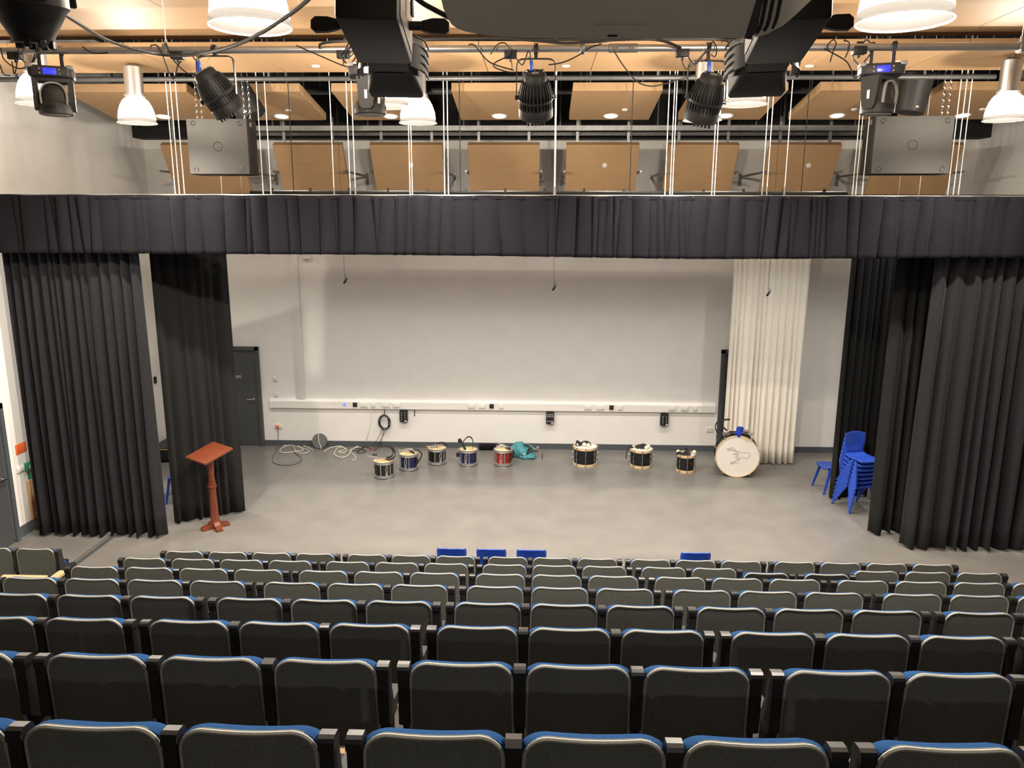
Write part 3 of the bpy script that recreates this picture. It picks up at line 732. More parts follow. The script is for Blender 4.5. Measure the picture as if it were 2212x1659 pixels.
power_box(1474, 115, 'black power box left of the leaning floodlight', [[(1473, 124), (1474, 135), (1482, 148), (1498, 138), (1528, 108)], [(1532, 108), (1540, 90), (1548, 105), (1545, 122), (1536, 118)], [(1325, 108), (1345, 140), (1375, 175), (1405, 186), (1440, 180), (1500, 162)]])
power_box(1856, 109, 'black power box left of the right moving head light', [[(1790, 110), (1788, 98), (1800, 86), (1806, 95), (1800, 110), (1793, 134)], [(1780, 105), (1825, 130), (1838, 150), (1846, 168), (1860, 160)], [(1822, 87), (1834, 92), (1832, 110), (1825, 125)]])
# long cables in front of the bar
def cable(name, label, pts, r=.006, mtl='cable', n=7, k=6, cat='cable', group=None):
    return one(MB().tube(smooth_pts(pts, n), r, k), name, mtl, label, cat, group)
cable('cable', 'thick black cable sagging from left corner fixture across the bar to top edge', [onY(x, y, YY) for x, y, YY in ((95, 0, 3.3), (150, 38, 3.6), (240, 90, 4.2), (340, 117, 4.6), (420, 118, 4.4), (520, 93, 3.8), (620, 35, 3.3), (680, -14, 3.0))], .0085)
cable('cable', 'black cables drooping below the grey projector edge', [onY(690, 103, YP-.03)]+[onY(x, y, YP-.25) for x, y in ((720, 90), (950, 84), (1080, 83), (1160, 88), (1220, 93), (1290, 90), (1330, 86), (1420, 86))]+[onY(1470, 103, YP-.03)], .010)
cable('cable', 'thin black cable lying straight along the board gap beside the projector', [onY(870, 103, YP-.03)]+[onY(x, y, YP-.15) for x, y in ((890, 87), (1050, 86), (1200, 86), (1450, 85), (1560, 86))]+[onY(1590, 102, YP-.03)], .009)
cable('cable', 'black cable running from the left profile spotlight to projector corner', [onY(x, y, 2.6) for x, y in ((896, -6), (915, 8), (940, 22), (975, 40))], .008)

# ------------------------------------------------------------------ near profile spotlights
def profile_spot(pn, pf, label, side):
    """pn / pf: near and far end in space"""
    a, b = V(pn), V(pf); L = (b-a).length; mid = a
    t = thing('profile_spotlight', label, 'stage light', a, 0, 'large black profile spotlights')
    d = (b-a).normalized(); x = V((1, 0, 0)); x = (x-d*x.dot(d)).normalized(); y = d.cross(x)
    T = M4((x, y, d)).transposed().to_4x4()
    s = L
    hb = MB(T).rbox((0, 0, L*.20), (.205, .20, L*.60), .012).build('lamp_housing', 'black', t)
    MB(T).box((side*.104, -.01, L*.22), (.004, .16, L*.5)).build('housing_side', 'mgrey', hb)
    MB(T).rbox((0, 0, L*.60), (.165, .165, L*.30), .02).build('lens_tube', 'blackmetal', t)
    hd_ = MB(T)
    ra, rb_ = rect(.17, .17, .03, 3), rect(.225, .225, .012, 3); nn_ = len(ra)
    hd_.add([(p_[0], p_[1], L*.70) for p_ in ra]+[(p_[0]*1.1, p_[1]*1.1, L*.80) for p_ in ra]+[(p_[0], p_[1], L*.93) for p_ in rb_]+[(p_[0], p_[1], L*1.02) for p_ in rb_], [(k*nn_+q, k*nn_+(q+1) % nn_, (k+1)*nn_+(q+1) % nn_, (k+1)*nn_+q) for k in range(3) for q in range(nn_)]+[tuple(range(nn_))])
    hd_.build('front_hood', 'blackmetal', t, ang=30)
    for sx in (-1, 1):
        cg = MB(T)
        cg.tube(smooth_pts([(sx*.085, .03, L*.62), (sx*.115, .03, L*.68), (sx*.135, .02, L*.80), (sx*.135, .0, L*.93)], 4), 0, flat=(.09, .006, (0, 1, 0)))
        cg.build('cooling_guard', 'blackmetal', t)
        fn = MB(T)
        for k in range(5): fn.tube(smooth_pts([(sx*.10, -.05+.03*k, L*.66), (sx*.133, -.05+.03*k, L*.73), (sx*.142, -.05+.03*k, L*.86)], 3), .004, 5)
        fn.build('guard_rib', 'dgrey', t)
        kn = MB(T).cyl((sx*.10, .0, L*.34), (sx*.155, 0, L*.34), .016, n=10)
        kn.prism([(sx*.15, -.016), (sx*.19, -.026), (sx*.235, -.026), (sx*.25, -.012), (sx*.25, .016), (sx*.235, .028), (sx*.19, .026), (sx*.15, .016)], .018, 0, T and M4.Translation((0, 0, L*.33)))
        kn.build('shutter_knob', 'black', t)
    MB(T).cyl((0, 0, L*.94), (0, 0, L*.945), .09, n=20).build('lens', 'chrome', t)
    fl = MB(T); fl.prism([(-.108, L*1.0), (.108, L*1.0), (.10, L*1.14), (-.115, L*1.08)], .006, 0, M4(((1, 0, 0, 0), (0, 0, 1, -.116), (0, 1, 0, 0), (0, 0, 0, 1)))); fl.build('barn_door', 'blackmetal', t)
    # small catch hooks on underside
    for q in (-.03, .01): MB(T).tube([(q, -.085, L*.70), (q+.012, -.10, L*.77), (q+.018, -.098, L*.80)], .003, 5).build('catch', 'chrome', t)
    # yoke to the near bar above
    top = V((0, .0, .46)); piv = d*(L*.22)
    yk = MB()
    for sx in (-1, 1): yk.tube([piv+x*(sx*.125), piv+x*(sx*.125)+V((0, 0, .22)), piv+x*(sx*.05)+V((0, 0, .30))], 0, flat=(.035, .007, (0, 1, 0)))
    yk.box(piv+V((0, 0, .30)), (.12, .035, .008)).box(piv+V((0, 0, .37)), (.03, .03, .14)); yk.build('yoke', 'blackmetal', t)
    return a+piv+V((0, 0, .46))
e1 = profile_spot(onY(798, -8, 2.75), onY(857, 150, 3.45), 'large black profile spotlight left of projector, pointing at the stage', 1)
e2 = profile_spot(onY(1718, -8, 2.75), onY(1634, 148, 3.45), 'large black profile spotlight half hidden behind the projector right side', -1)
nb = thing('lighting_bar', 'silver lighting bar above the frame holding near spotlights', 'lighting bar', (0, (e1.y+e2.y)/2, (e1.z+e2.z)/2))
MB().cyl((-6.5, 0, 0), (6.5, 0, 0), .025, n=12).build('tube', 'alu', nb)
for x in (-4, 0, 4): MB().cyl((x, 0, 0), (x, 0, ZC-(e1.z+e2.z)/2), .006, n=6).build('suspension_wire', 'wire', nb)
# near can light in the top-left corner
def near_can():
    p = onY(58, -8, 3.1)
    t = thing('led_floodlight', 'big near black floodlight cut by the top left corner', 'stage light', p, 0, 'finned black floodlights on the bar')
    Q = V((0, 0, -1)).rotation_difference(V((-.04, .10, -1)).normalized()).to_matrix().to_4x4()
    MB(Q).lathe([(.0, .2), (.10, .19), (.135, .12), (.142, .02), (.142, -.035), (.128, -.05), (.075, -.145), (.07, -.165), (.0, -.165)], 32).build('housing', 'blackmetal', t)
    fn = MB(Q)
    for i in range(26):
        fn.box((0, 0, 0), (.006, .02, .10), 0, M4.Rotation(2*pi*i/26, 4, 'Z') @ M4.Translation((0, -.142, .06)))
    stuff(fn.build('cooling_fins', 'black', t))
    for i in range(7):
        MB(Q).rbox((0, 0, 0), (.026, .02, .03), .003, 1, 0, M4.Rotation(2*pi*(i+.4)/9, 4, 'Z') @ M4.Translation((0, -.068, -.168))).build('filter_clip', 'blackmetal', t)
    for a in (.9, 2.2): MB(Q).rbox((0, 0, 0), (.03, .03, .05), .004, 1, 0, M4.Rotation(a, 4, 'Z') @ M4.Translation((0, -.15, .0))).build('side_catch', 'blackmetal', t)
    MB().tube(smooth_pts([(-.16, 0, 0), (-.16, 0, .2), (-.1, 0, .3), (.1, 0, .3), (.16, 0, .2), (.16, 0, 0)], 5), 0, flat=(.035, .007, (0, 1, 0))).build('yoke', 'blackmetal', t)
    MB().box((0, 0, .40), (.03, .03, .22)).build('clamp_stem', 'blackmetal', t)
near_can()

# ------------------------------------------------------------------ projector
def projector():
    Yp = 1.55
    p = onY(1340, 82, Yp)
    t = thing('projector', 'large grey projector with rounded corners cut by the top edge of picture', 'projector', p)
    t.rotation_euler = (radians(17), 0, 0)
    def xz(pts): return [((onY(x, y, Yp)-p).x, (onY(x, y, Yp)-p).z) for x, y in pts]
    L_ = xz([(955, -2), (960, 20), (968, 40), (977, 54), (990, 63), (1008, 69), (1035, 74), (1085, 79), (1150, 82), (1300, 83), (1450, 83), (1608, 82)])
    dp = .42; zt = .34
    TT = M4(((1, 0, 0, 0), (0, 0, 1, 0), (0, 1, 0, 0), (0, 0, 0, 1)))
    MB(TT).prism([(L_[0][0]-.01, zt)]+L_+[(L_[-1][0]+.012, .06), (L_[-1][0]+.012, zt)], dp).build('case', 'proj', t, ang=30)
    a = L_[-1][0]
    MB(TT).add([], []).prism([(a, -.004+.002), (a+.014, -.004), (a+.026, .06), (a+.026, zt), (a+.012, zt), (a+.012, .06)], dp-.02).build('case_seam', 'projseam', t, ang=30)
    # the right cowl: curved side swept away from the camera
    R_ = xz([(1622, 81), (1660, 73), (1695, 57), (1725, 38), (1755, 20), (1792, -2)])
    n_ = len(R_); cw = MB()
    cols = [(R_[k][0]+(.010 if k == 0 else 0), R_[k][1]) for k in range(n_)]
    vs_ = []
    for k, (x, z) in enumerate(cols):
        f = k/(n_-1); yy = .10*f*f
        vs_ += [(x, yy, z), (x+.012*(k == 0), yy, max(zt, z+.01)), (x, dp, z), (x, dp, max(zt, z+.01))]
    fs_ = []
    for k in range(n_-1):
        o = 4*k; fs_ += [(o, o+4, o+5, o+1), (o+2, o+3, o+7, o+6), (o, o+2, o+6, o+4), (o+1, o+5, o+7, o+3)]
    fs_ += [(0, 1, 3, 2), (4*n_-4, 4*n_-2, 4*n_-1, 4*n_-3)]
    rc = cw.add(vs_, fs_).build('side_cowl', 'proj', t, ang=50)
    for px in (1642, 1658, 1676):
        q = xz([(px, 60)])[0]; zb_ = xz([(px, 76-(px-1622)*.25)])[0][1]
        f = (px-1622)/170.; MB().tube(smooth_pts([(q[0]-.006, .10*f*f-.002, zb_), (q[0]+.002, .10*f*f-.003, zb_+.05), (q[0]+.006, .10*f*f-.003, zt)], 4), .0035, 6).build('cowl_rib', 'spk', rc)
    q = xz([(1338, 49)])[0]; MB().box((q[0], -.001, q[1]), (.09, .002, .008)).build('label_strip', 'white', t)
    q = xz([(1323, 77)])[0]; MB().box((q[0], -.001, q[1]), (.018, .002, .003)).build('vent_slot', 'black', t)
    MB().cyl((0, .2, zt), (0, .2, ZC-p.z), .03, n=14).build('mount_pole', 'mgrey', t)
projector()

# ------------------------------------------------------------------ flown loudspeakers
def speaker(x0, x1, y0, y1, Y, dep, rz, label, side):
    a, b = onY(x0, y0, Y), onY(x1, y1, Y)
    wd, hg = b.x-a.x, a.z-b.z
    t = thing('loudspeaker', label, 'loudspeaker', ((a.x+b.x)/2, Y, b.z), rz, 'flown bass loudspeakers')
    MB().rbox((0, dep/2+.01, hg/2), (wd, dep, hg), .008).build('cabinet', 'black', t)
    MB().rbox((0, -.002, hg/2), (wd-.01, .03, hg-.01), .004).build('front_grille', 'spk', t)
    g = t.children[-1]
    for sx in (-1, 1):
        for sz in (-1, 1):
            MB().lathe([(.018, 0), (.026, .003), (.034, 0)], 18, 0, M4.Translation((sx*(wd/2-.09), -.017, hg/2+sz*(hg/2-.06))) @ M4.Rotation(radians(90), 4, 'X')).build('grille_screw', 'black', t)
    MB().lathe([(.052, 0), (.056, .003), (.060, 0)], 32, 0, M4.Translation((0, -.017, hg/2)) @ M4.Rotation(radians(90), 4, 'X')).build('badge_ring', 'black', t)
    for cx in ((-wd/2+.06, -wd/2+.12, wd/2-.10, wd/2-.03)):
        ch = MB(); z = hg; i = 0
        while z < hg+.95:
            R = M4.Translation((cx+.02*sin(z*2), dep*.5, z+.022)) @ M4.Rotation(pi/2*(i % 2)+.3, 4, 'Z') @ M4.Rotation(pi/2, 4, 'X')
            ch.tube([(.010*cos(2*pi*k/10), .022*sin(2*pi*k/10), 0) for k in range(10)], .0035, 5, 0, R, True); z += .036; i += 1
        ch.cyl((cx, dep*.5, z), (cx, dep*.5, ZC-b.z), .004, n=6)
        ch.build('suspension_chain', 'chrome', t)
    MB().rbox((side*(wd/2+.002), dep*.35, hg-.06), (.02, .05, .06), .004).build('rigging_plate', 'chrome', t)
    return t
speaker(403, 540, 256, 377, 10.02, .36, radians(3), 'big flat fronted loudspeaker hanging on chains at left above valance', 1)
speaker(1893, 2047, 250, 376, 9.98, .36, radians(-2), 'big flat fronted loudspeaker hanging on chains at right above valance', -1)
def horn(pb, pt, label):
    a, b = V(pb), V(pt); L = (b-a).length
    t = thing('black_scoop_fixture', label, 'stage light', a)
    T = align(b-a)
    MB(T).lathe([(.0, 0), (.18, 0), (.19, .02), (.20, L*.9), (.212, L*.93), (.212, L), (.198, L), (.19, L*.9), (.18, .06), (.0, .06)], 32).build('barrel', 'blackmetal', t)
    MB(T).tube([(.214*cos(2*pi*i/32), .214*sin(2*pi*i/32), L*.95) for i in range(32)], .010, 6, closed=True).build('rim_ring', 'black', t)
    MB().cyl(b-a, (b.x-a.x, b.y-a.y, ZC-a.z), .01, n=6).build('hanging_rod', 'galv', t)
    MB(T).box((.0, -.205, .05), (.04, .02, .02)).build('latch', 'mgrey', t)
horn(onY(1962, 244, 10.57), onY(1984, 158, 10.57), 'black open barrel shaped lamp standing just above the right loudspeaker')
horn(onY(548, 253, 10.56), onY(478, 150, 10.56), 'black barrel shaped lamp behind the tilted floodlight above left loudspeaker')

# ------------------------------------------------------------------ items on the left wall
def wallX(name, px, py, wd, hg, dpt, mtl, label, cat):
    p = onX(px, py, XL); t = thing(name, label, cat, p)
    MB().rbox((dpt/2, 0, 0), (dpt, wd, hg), min(.006, dpt*.4)).build('plate', mtl, t); return t
t = wallX('warning_sign', 45, 968, .24, .15, .006, 'orange', 'orange rectangular sign on left wall beside the door', 'sign')
t = wallX('light_switch', 43, 1013, .16, .09, .02, 'white', 'white wall switch beside left door frame', 'switch')
MB().rbox((.023, -.03, 0), (.01, .04, .05), .003).build('rocker', 'white', t); MB().rbox((.023, .03, 0), (.01, .04, .05), .003).build('rocker', 'white', t)
t = wallX('door_release', 57, 1007, .11, .12, .06, 'green', 'green emergency door release on the left wall', 'door release')
MB().box((.062, 0, .0), (.004, .06, .05)).build('break_glass', 'white', t)
t = wallX('fire_notice', 69, 1028, .18, .27, .006, 'green', 'red and green fire notice on left wall above extinguisher board', 'sign')
MB().box((.007, 0, .10), (.004, .17, .06)).build('notice_header', 'red', t); MB().box((.007, 0, -.105), (.004, .17, .05)).build('notice_footer', 'orange', t)
t = wallX('backboard', 76, 1075, .30, .62, .02, 'tan', 'tan backboard behind the red fire extinguisher', 'board')
MB().cyl((.03, 0, .24), (.05, 0, .24), .015, n=8).build('hook', 'blackmetal', t)
pe = onX(86, 1080, XL)
t = thing('fire_extinguisher', 'red fire extinguisher half hidden by far left curtain', 'fire extinguisher', (XL+.12, pe.y-.16, pe.z-.25))
MB().lathe([(.0, 0), (.07, .0), (.078, .02), (.078, .36), (.06, .43), (.03, .46), (.0, .46)], 24).build('cylinder', 'red', t)
MB().box((0, 0, .49), (.04, .11, .03)).cyl((0, 0, .45), (0, 0, .52), .018, n=10).build('valve_handle', 'black', t)
MB().tube(smooth_pts([(.0, -.05, .47), (.03, -.12, .40), (.04, -.13, .2), (.03, -.10, .03)], 5), .010, 6).build('hose', 'black', t)

# dark case against left wall, seen between curtains
p = onZ(352, 992, 0)
t = thing('equipment_case', 'low black case with yellow edge strip against the left wall between curtains', 'case', (-6.75, 14.22, 0))
MB().rbox((0, 0, .155), (1.1, 1.0, .23), .015).build('case_body', 'black', t)
MB().rbox((0, 0, .285), (1.12, 1.02, .03), .01).build('case_lid', 'spk', t)
MB().box((0, -.512, .266), (1.08, .008, .012)).build('edge_strip', 'stick', t)
for sx in (-.4, .4):
    for sy in (-.4, .4): MB().cyl((sx-.02, sy, .02), (sx+.02, sy, .02), .02, n=10).build('castor', 'black', t)

# ------------------------------------------------------------------ lectern
def lectern():
    p = onZ(466, 1140, 0)
    t = thing('lectern', 'red brown wooden lectern with sloping top on cross shaped foot', 'lectern', (p.x, p.y, 0), radians(40))
    ft = MB()
    for a in (0, pi/2):
        R = M4.Rotation(a, 4, 'Z')
        ft.prism([(-.20, 0), (.20, 0), (.20, .045), (.17, .055), (.10, .065), (.075, .11), (-.075, .11), (-.10, .065), (-.17, .055), (-.20, .045)], .085, 0, R @ M4.Translation((0, .0425, 0)) @ XZ)
    ft.build('cross_foot', 'redwood', t, flat=True)
    for a in range(4): MB(M4.Rotation(pi/2*a, 4, 'Z')).rbox((.165, 0, .018), (.08, .10, .036), .006).build('foot_pad', 'redwood', t)
    MB().lathe([(.07, .10), (.064, .15), (.052, .62), (.05, .66)], 8).build('lower_column', 'redwood', t, flat=True)
    MB().lathe([(.05, .64), (.066, .645), (.07, .66), (.066, .675), (.05, .68), (.056, .69), (.05, .74)], 8).build('collar', 'redwood', t, flat=True)
    MB().lathe([(.05, .74), (.042, .80), (.055, 1.05), (.075, 1.14)], 8).build('upper_column', 'redwood', t, flat=True)
    T = M4.Translation((0, 0, 1.17)) @ M4.Rotation(radians(-40), 4, 'Z') @ M4.Rotation(radians(13), 4, 'X') @ M4.Rotation(radians(63), 4, 'Z')
    MB(T).rbox((0, 0, .0), (.52, .42, .034), .008).build('reading_board', 'redwood', t)
    MB(T).rbox((0, 0, -.03), (.24, .20, .03), .006).build('board_block', 'redwood', t)
lectern()

# ------------------------------------------------------------------ blue plastic chairs
def chair_root(label, loc, rz, group):
    return thing('plastic_chair', label, 'chair', loc, rz, group)
def chair_proto():
    """faces -Y; origin on the floor at centre of the seat"""
    t = chair_root('blue plastic school chair', (0, 0, 0), 0, 'blue plastic chairs')
    prof = [(-.215, .405), (-.20, .432), (-.16, .440), (-.05, .432), (.06, .428), (.13, .436), (.172, .468), (.192, .52), (.203, .58), (.215, .66), (.228, .74), (.236, .785), (.242, .80)]
    wid = [.33, .36, .385, .39, .38, .36, .33, .315, .33, .365, .375, .365, .335]
    nx = 10; vs = []
    for (y, z), w_ in zip(prof, wid):
        for i in range(nx+1):
            u = -1+2*i/nx
            back = max(0, min(1, (z-.5)/.15)) if y > .1 else 0
            vs.append((u*w_/2, y-.035*u*u*back, z+(.012*u*u if back == 0 and y < .15 else 0)-(.03*u**4 if z > .79 else 0)))
    n1 = nx+1; k = len(prof)
    def sheet(r0_, r1_, nm):
        mb = MB(); sub = vs[r0_*n1:(r1_+1)*n1]; kk = r1_-r0_
        mb.add(sub, [(j*n1+i, j*n1+i+1, (j+1)*n1+i+1, (j+1)*n1+i) for j in range(kk) for i in range(nx)])
        o = mb.build(nm, 'bluep', t, ang=60); md = o.modifiers.new('thick', 'SOLIDIFY'); md.thickness = .012; md.offset = 0
    sheet(0, 6, 'seat'); sheet(6, k-1, 'backrest')
    for sx in (-1, 1):
        def leg(p0, p1, nm='leg'):
            p0, p1 = V(p0), V(p1); d = p1-p0; m = MB()
            xx = V((1, 0, 0)); yy = V((0, 1, 0)); vs_ = []
            for q, a, b in ((p0, .032, .05), (p1, .022, .026)):
                vs_ += [q+xx*(sx_*a/2)+yy*(sy_*b/2) for sx_, sy_ in ((-1, -1), (1, -1), (1, 1), (-1, 1))]
            m.add(vs_, [(3, 2, 1, 0), (4, 5, 6, 7), (0, 1, 5, 4), (1, 2, 6, 5), (2, 3, 7, 6), (3, 0, 4, 7)]); m.build(nm, 'bluep', t, ang=30)
        leg((sx*.185, -.13, .425), (sx*.225, -.235, 0)); leg((sx*.185, -.06, .425), (sx*.225, .235, 0))
    MB().box((0, -.12, .405), (.34, .02, .03)).box((0, .07, .405), (.34, .02, .03)).build('seat_rib', 'bluep', t)
    return t
ch0 = chair_proto()
first = [True]
def put_chair(label, loc, rz, group):
    if first[0]: c = ch0; first[0] = False
    else: c = dup(ch0)
    c.location = loc; c.rotation_euler = (0, 0, rz); c['label'] = label; c['group'] = group; return c
rzs = radians(14)
base = onZ(1835, 1110, 0)
off = M4.Rotation(rzs, 4, 'Z') @ V((-.225, -.235, 0))
bx, by = base.x-off.x, base.y-off.y
ordn = ['lowest blue plastic chair of the tall stack beside the black leg curtain', 'second lowest blue plastic chair in the tall stack', 'third lowest blue plastic chair in the tall stack', 'middle blue plastic chair in the tall stack of seven', 'third from top blue plastic chair in the tall stack', 'second from top blue plastic chair in the tall stack', 'topmost blue plastic chair of the tall stack, seat and back showing']
for k in range(7):
    o = M4.Rotation(rzs, 4, 'Z') @ V((.0, -.030*0, 0))
    dd = M4.Rotation(rzs, 4, 'Z') @ V((0, -.014*k, 0))
    put_chair(ordn[k], (bx+dd.x, by+dd.y, .073*k), rzs, 'stack of blue plastic chairs')
f1, f2 = onZ(1763, 1055, 0), onZ(1779, 1073, 0)
q = (f1+f2)/2
put_chair('single blue plastic chair half hidden behind black curtain, left of the stack', (q.x+.24, q.y+.14, 0), radians(-85), 'blue plastic chairs')
for px, lab in ((975, 'leftmost of the three adjacent blue plastic chairs before the front row'), (1061, 'middle of the three adjacent blue plastic chairs before the front row'), (1148, 'rightmost of the three adjacent blue plastic chairs before the front row'), (1504, 'lone blue plastic chair before the front row, right of the three')):
    p = onY(px, 1200, 8.42); put_chair(lab, (p.x, 8.64, 0), pi, 'blue plastic chairs').scale = (.94, .94, .945)
p = onZ(361, 1034, .43)
put_chair('blue plastic chair almost hidden behind the leg curtain at left', (p.x+.19, p.y+.20, 0), 0, 'blue plastic chairs')
# things glimpsed behind the stack
p = onZ(1890, 1082, 0)
t = thing('plastic_crate', 'pale grey crate glimpsed on floor behind the chair stack', 'crate', (p.x+.12, p.y+.25, 0), radians(20))
MB().rbox((0, 0, .09), (.4, .3, .18), .01).build('crate_body', 'mgrey', t); MB().rbox((0, 0, .185), (.42, .32, .02), .006).build('crate_rim', 'white', t)

# ------------------------------------------------------------------ drums
def snare(px, py, col, seed, label, side_px=None, logo=True, rz=0.):
    p = onZ(px, py, 0); rnd = random.Random(seed)
    R, Hh = .172, .305
    t = thing('snare_drum', label, 'drum', (p.x, p.y+R, 0), rz, 'marching snare drums')
    MB().cyl((0, 0, .035), (0, 0, Hh-.03), R-.008, n=40).build('shell', col, t)
    for z0, nm in ((.012, 'bottom_hoop'), (Hh-.045, 'top_hoop')):
        MB().lathe([(R-.010, z0), (R+.008, z0+.002), (R+.010, z0+.016), (R+.004, z0+.022), (R+.012, z0+.030), (R+.010, z0+.045), (R-.004, z0+.05), (R-.014, z0+.046)], 40).build(nm, 'alu', t)
    MB().cyl((0, 0, Hh-.012), (0, 0, Hh-.006), R-.006, n=40).build('batter_head', 'head', t)
    for k in range(6):
        a = 2*pi*(k+.68)/6
        MB().cyl((R*1.0*cos(a), R*1.0*sin(a), .05), (R*1.0*cos(a), R*1.0*sin(a), Hh-.04), .011, n=8).build('tension_tube', 'alu', t)
    sm = MB(); 
    for k in range(5): sm.rbox((-.05+.025*k, -R-.012, .02), (.012, .024, .03), .003)
    sm.box((0, -R-.026, .006), (.13, .006, .012)); sm.build('snare_strainer', 'chrome', t)
    for k in range(3):
        a = 2*pi*k/3+.5; MB().cyl((R*.9*cos(a), R*.9*sin(a), 0), (R*.9*cos(a), R*.9*sin(a), .02), .012, n=8).build('foot_bolt', 'alu', t)
    if logo:
        # vertical script emblem on the shell front
        a0 = -pi/2-.20; rr = R-.006
        def onshell(u, z): a = a0+u/rr; return (rr*cos(a), rr*sin(a), z)
        pts = [onshell(u, z) for u, z in ((-.02, .06), (-.005, .075), (-.022, .085), (-.006, .10), (-.02, .115), (-.004, .13), (-.016, .15), (-.018, .19), (-.006, .235), (.008, .245), (.016, .23), (.018, .15), (.012, .08), (.006, .055))]
        MB().tube(smooth_pts(pts, 5), .0032, 5).build('shell_emblem', 'white', t)
    return t, V((p.x, p.y+R, Hh))
S1, c1 = snare(826, 1036, 'blk', 1, 'black snare drum at far left of the drum row, nearest the camera', logo=True, rz=.7)
S2, c2 = snare(880, 1019, 'navy', 2, 'dark navy snare drum second from left with looped straps')
S3, c3 = snare(942, 1006, 'blk', 3, 'black snare drum third from left, straps folded flat on top', rz=.75)
S4, c4 = snare(1010, 1009, 'navy', 4, 'bright navy snare drum with straps standing up in a loop')
S5, c5 = snare(1086, 1009, 'red', 5, 'red snare drum beside the teal bag')

def sticks(c, segs, label):
    for (a, b, lab) in segs:
        a = V(a)+c; b = V(b)+c; d = b-a
        t = thing('drumstick', lab, 'drumstick', a, 0, 'drumsticks on the snare drums'); T = align(d); L = d.length
        MB(T).lathe([(.0, 0), (.008, .002), (.008, L*.7), (.004, L*.93)], 8).build('shaft', 'stick', t)
        MB(T).ball((0, 0, L*.96), .0065, 8, sc=(1, 1, 1.6)).build('tip', 'stick', t)
sticks(c1, [((-.16, -.10, .006), (.09, .05, .012), 'pale drumstick lying across the leftmost black snare drum'), ((-.14, -.02, .007), (.10, -.05, .012), 'second pale drumstick on the leftmost black snare drum')], '')
sticks(c2, [((-.06, -.11, .006), (.06, .10, .010), 'pale drumstick on the dark navy snare drum second from left'), ((-.02, -.02, .02), (.09, .09, .02), 'short showing drumstick under straps on the second drum')], '')
sticks(c3, [((-.21, .03, .012), (.0, -.01, .006), 'drumstick poking out left from the third snare drum'), ((.02, -.01, .007), (.13, -.06, .006), 'drumstick at right on the third snare drum')], '')
sticks(c4, [((.01, .08, .004), (.09, -.10, .004), 'thin drumstick on the bright navy snare drum')], '')
sticks(c5, [((-.02, .12, .05), (.02, .06, .05), 'drumstick at back of the red snare drum')], '')

def harness(c, straps, bars, label, pads=()):
    t = thing('carrying_harness', label, 'harness', c, 0, 'drum carrying harnesses')
    for s in straps: MB().tube(smooth_pts(s[0], 7), 0, flat=(s[1], .010, s[2])).build('strap', 'strap', t, ang=60)
    for b in bars: MB().tube(b, 0, flat=(.035, .008, (0, .3, 1))).build('metal_bar', 'alu', t)
    for q, sz in pads: MB().rbox(q, sz, .012).build('pad', 'strap', t)
    for b in bars: MB().cyl(V(b[0])+V((0, 0, -.01)), V(b[0])+V((0, 0, .03)), .012, n=8).build('clamp_bolt', 'chrome', t)
    return t
W = .045
harness(c1, [([(.04, 0, .03), (.10, -.02, .02), (.19, 0, .06), (.21, .0, .14), (.17, .02, .22), (.10, .03, .25)], W, (0, 1, .3)), ([(.04, .08, .03), (.10, .06, .04), (.16, .06, .10), (.15, .08, .18), (.10, .08, .23), (.04, .08, .245)], W, (0, 1, .3))],
        [[(-.30, .0, .075), (-.12, 0, .045), (.06, 0, .03)], [(-.17, -.04, -.10), (-.17, -.03, .0), (-.13, 0, .04)]], 'black strapped harness on the leftmost snare drum, straps curling upright', [((-.17, .05, .085), (.09, .05, .02))])
harness(c2, [([(.0, .05, .03), (.08, .0, .02), (.16, -.05, -.06), (.17, -.08, -.14), (.16, -.1, -.18)], W, (.6, 1, 0)), ([(.08, .08, .05), (.17, .06, .04), (.24, .03, -.02), (.22, .0, -.10), (.17, -.1, -.17)], W*.7, (.4, 1, 0))],
        [[(-.18, .06, .02), (-.05, .05, .04), (.08, .06, .05)], [(-.10, .12, .03), (.05, .1, .05)]], 'black strapped harness drooping down right side of the second snare drum')
harness(c3, [([(-.05, .12, .02), (.04, .14, .05), (.13, .12, .05), (.18, .10, .0)], W, (0, 1, .5)), ([(-.08, .13, .03), (.0, .14, .04), (.06, .12, .03)], W*.7, (0, 1, .5))],
        [[(-.10, -.08, .02), (0, -.02, .05), (.10, .06, .04)], [(-.04, .05, .04), (.02, -.06, .03)]], 'folded black harness lying on the third snare drum')
harness(c4, [([(-.05, -.06, .0), (-.09, -.05, .08), (-.14, -.03, .17), (-.165, -.02, .19), (-.17, .0, .12)], W, (1, .2, .2)), ([(-.10, .04, .12), (-.04, .04, .20), (.02, .04, .225), (.07, .03, .19), (.09, .02, .10), (.085, -.01, .0)], W*.8, (0, 1, .2))],
        [], 'black strap harness standing in loops on bright navy drum', [((-.20, .0, -.12), (.06, .05, .08))])
harness(c5, [([(.05, .02, .02), (.13, -.04, .0), (.17, -.08, -.09), (.14, -.13, -.19)], W*1.2, (.6, 1, 0)), ([(.09, .05, .01), (.19, .0, -.04), (.19, -.05, -.13), (.12, -.14, -.19)], W, (.6, 1, 0))],
        [[(-.12, .02, .02), (-.03, .05, .06), (.08, .02, .03)], [(-.08, .08, .06), (.02, .06, .05)]], 'black strap harness drooping down front of the red snare drum')

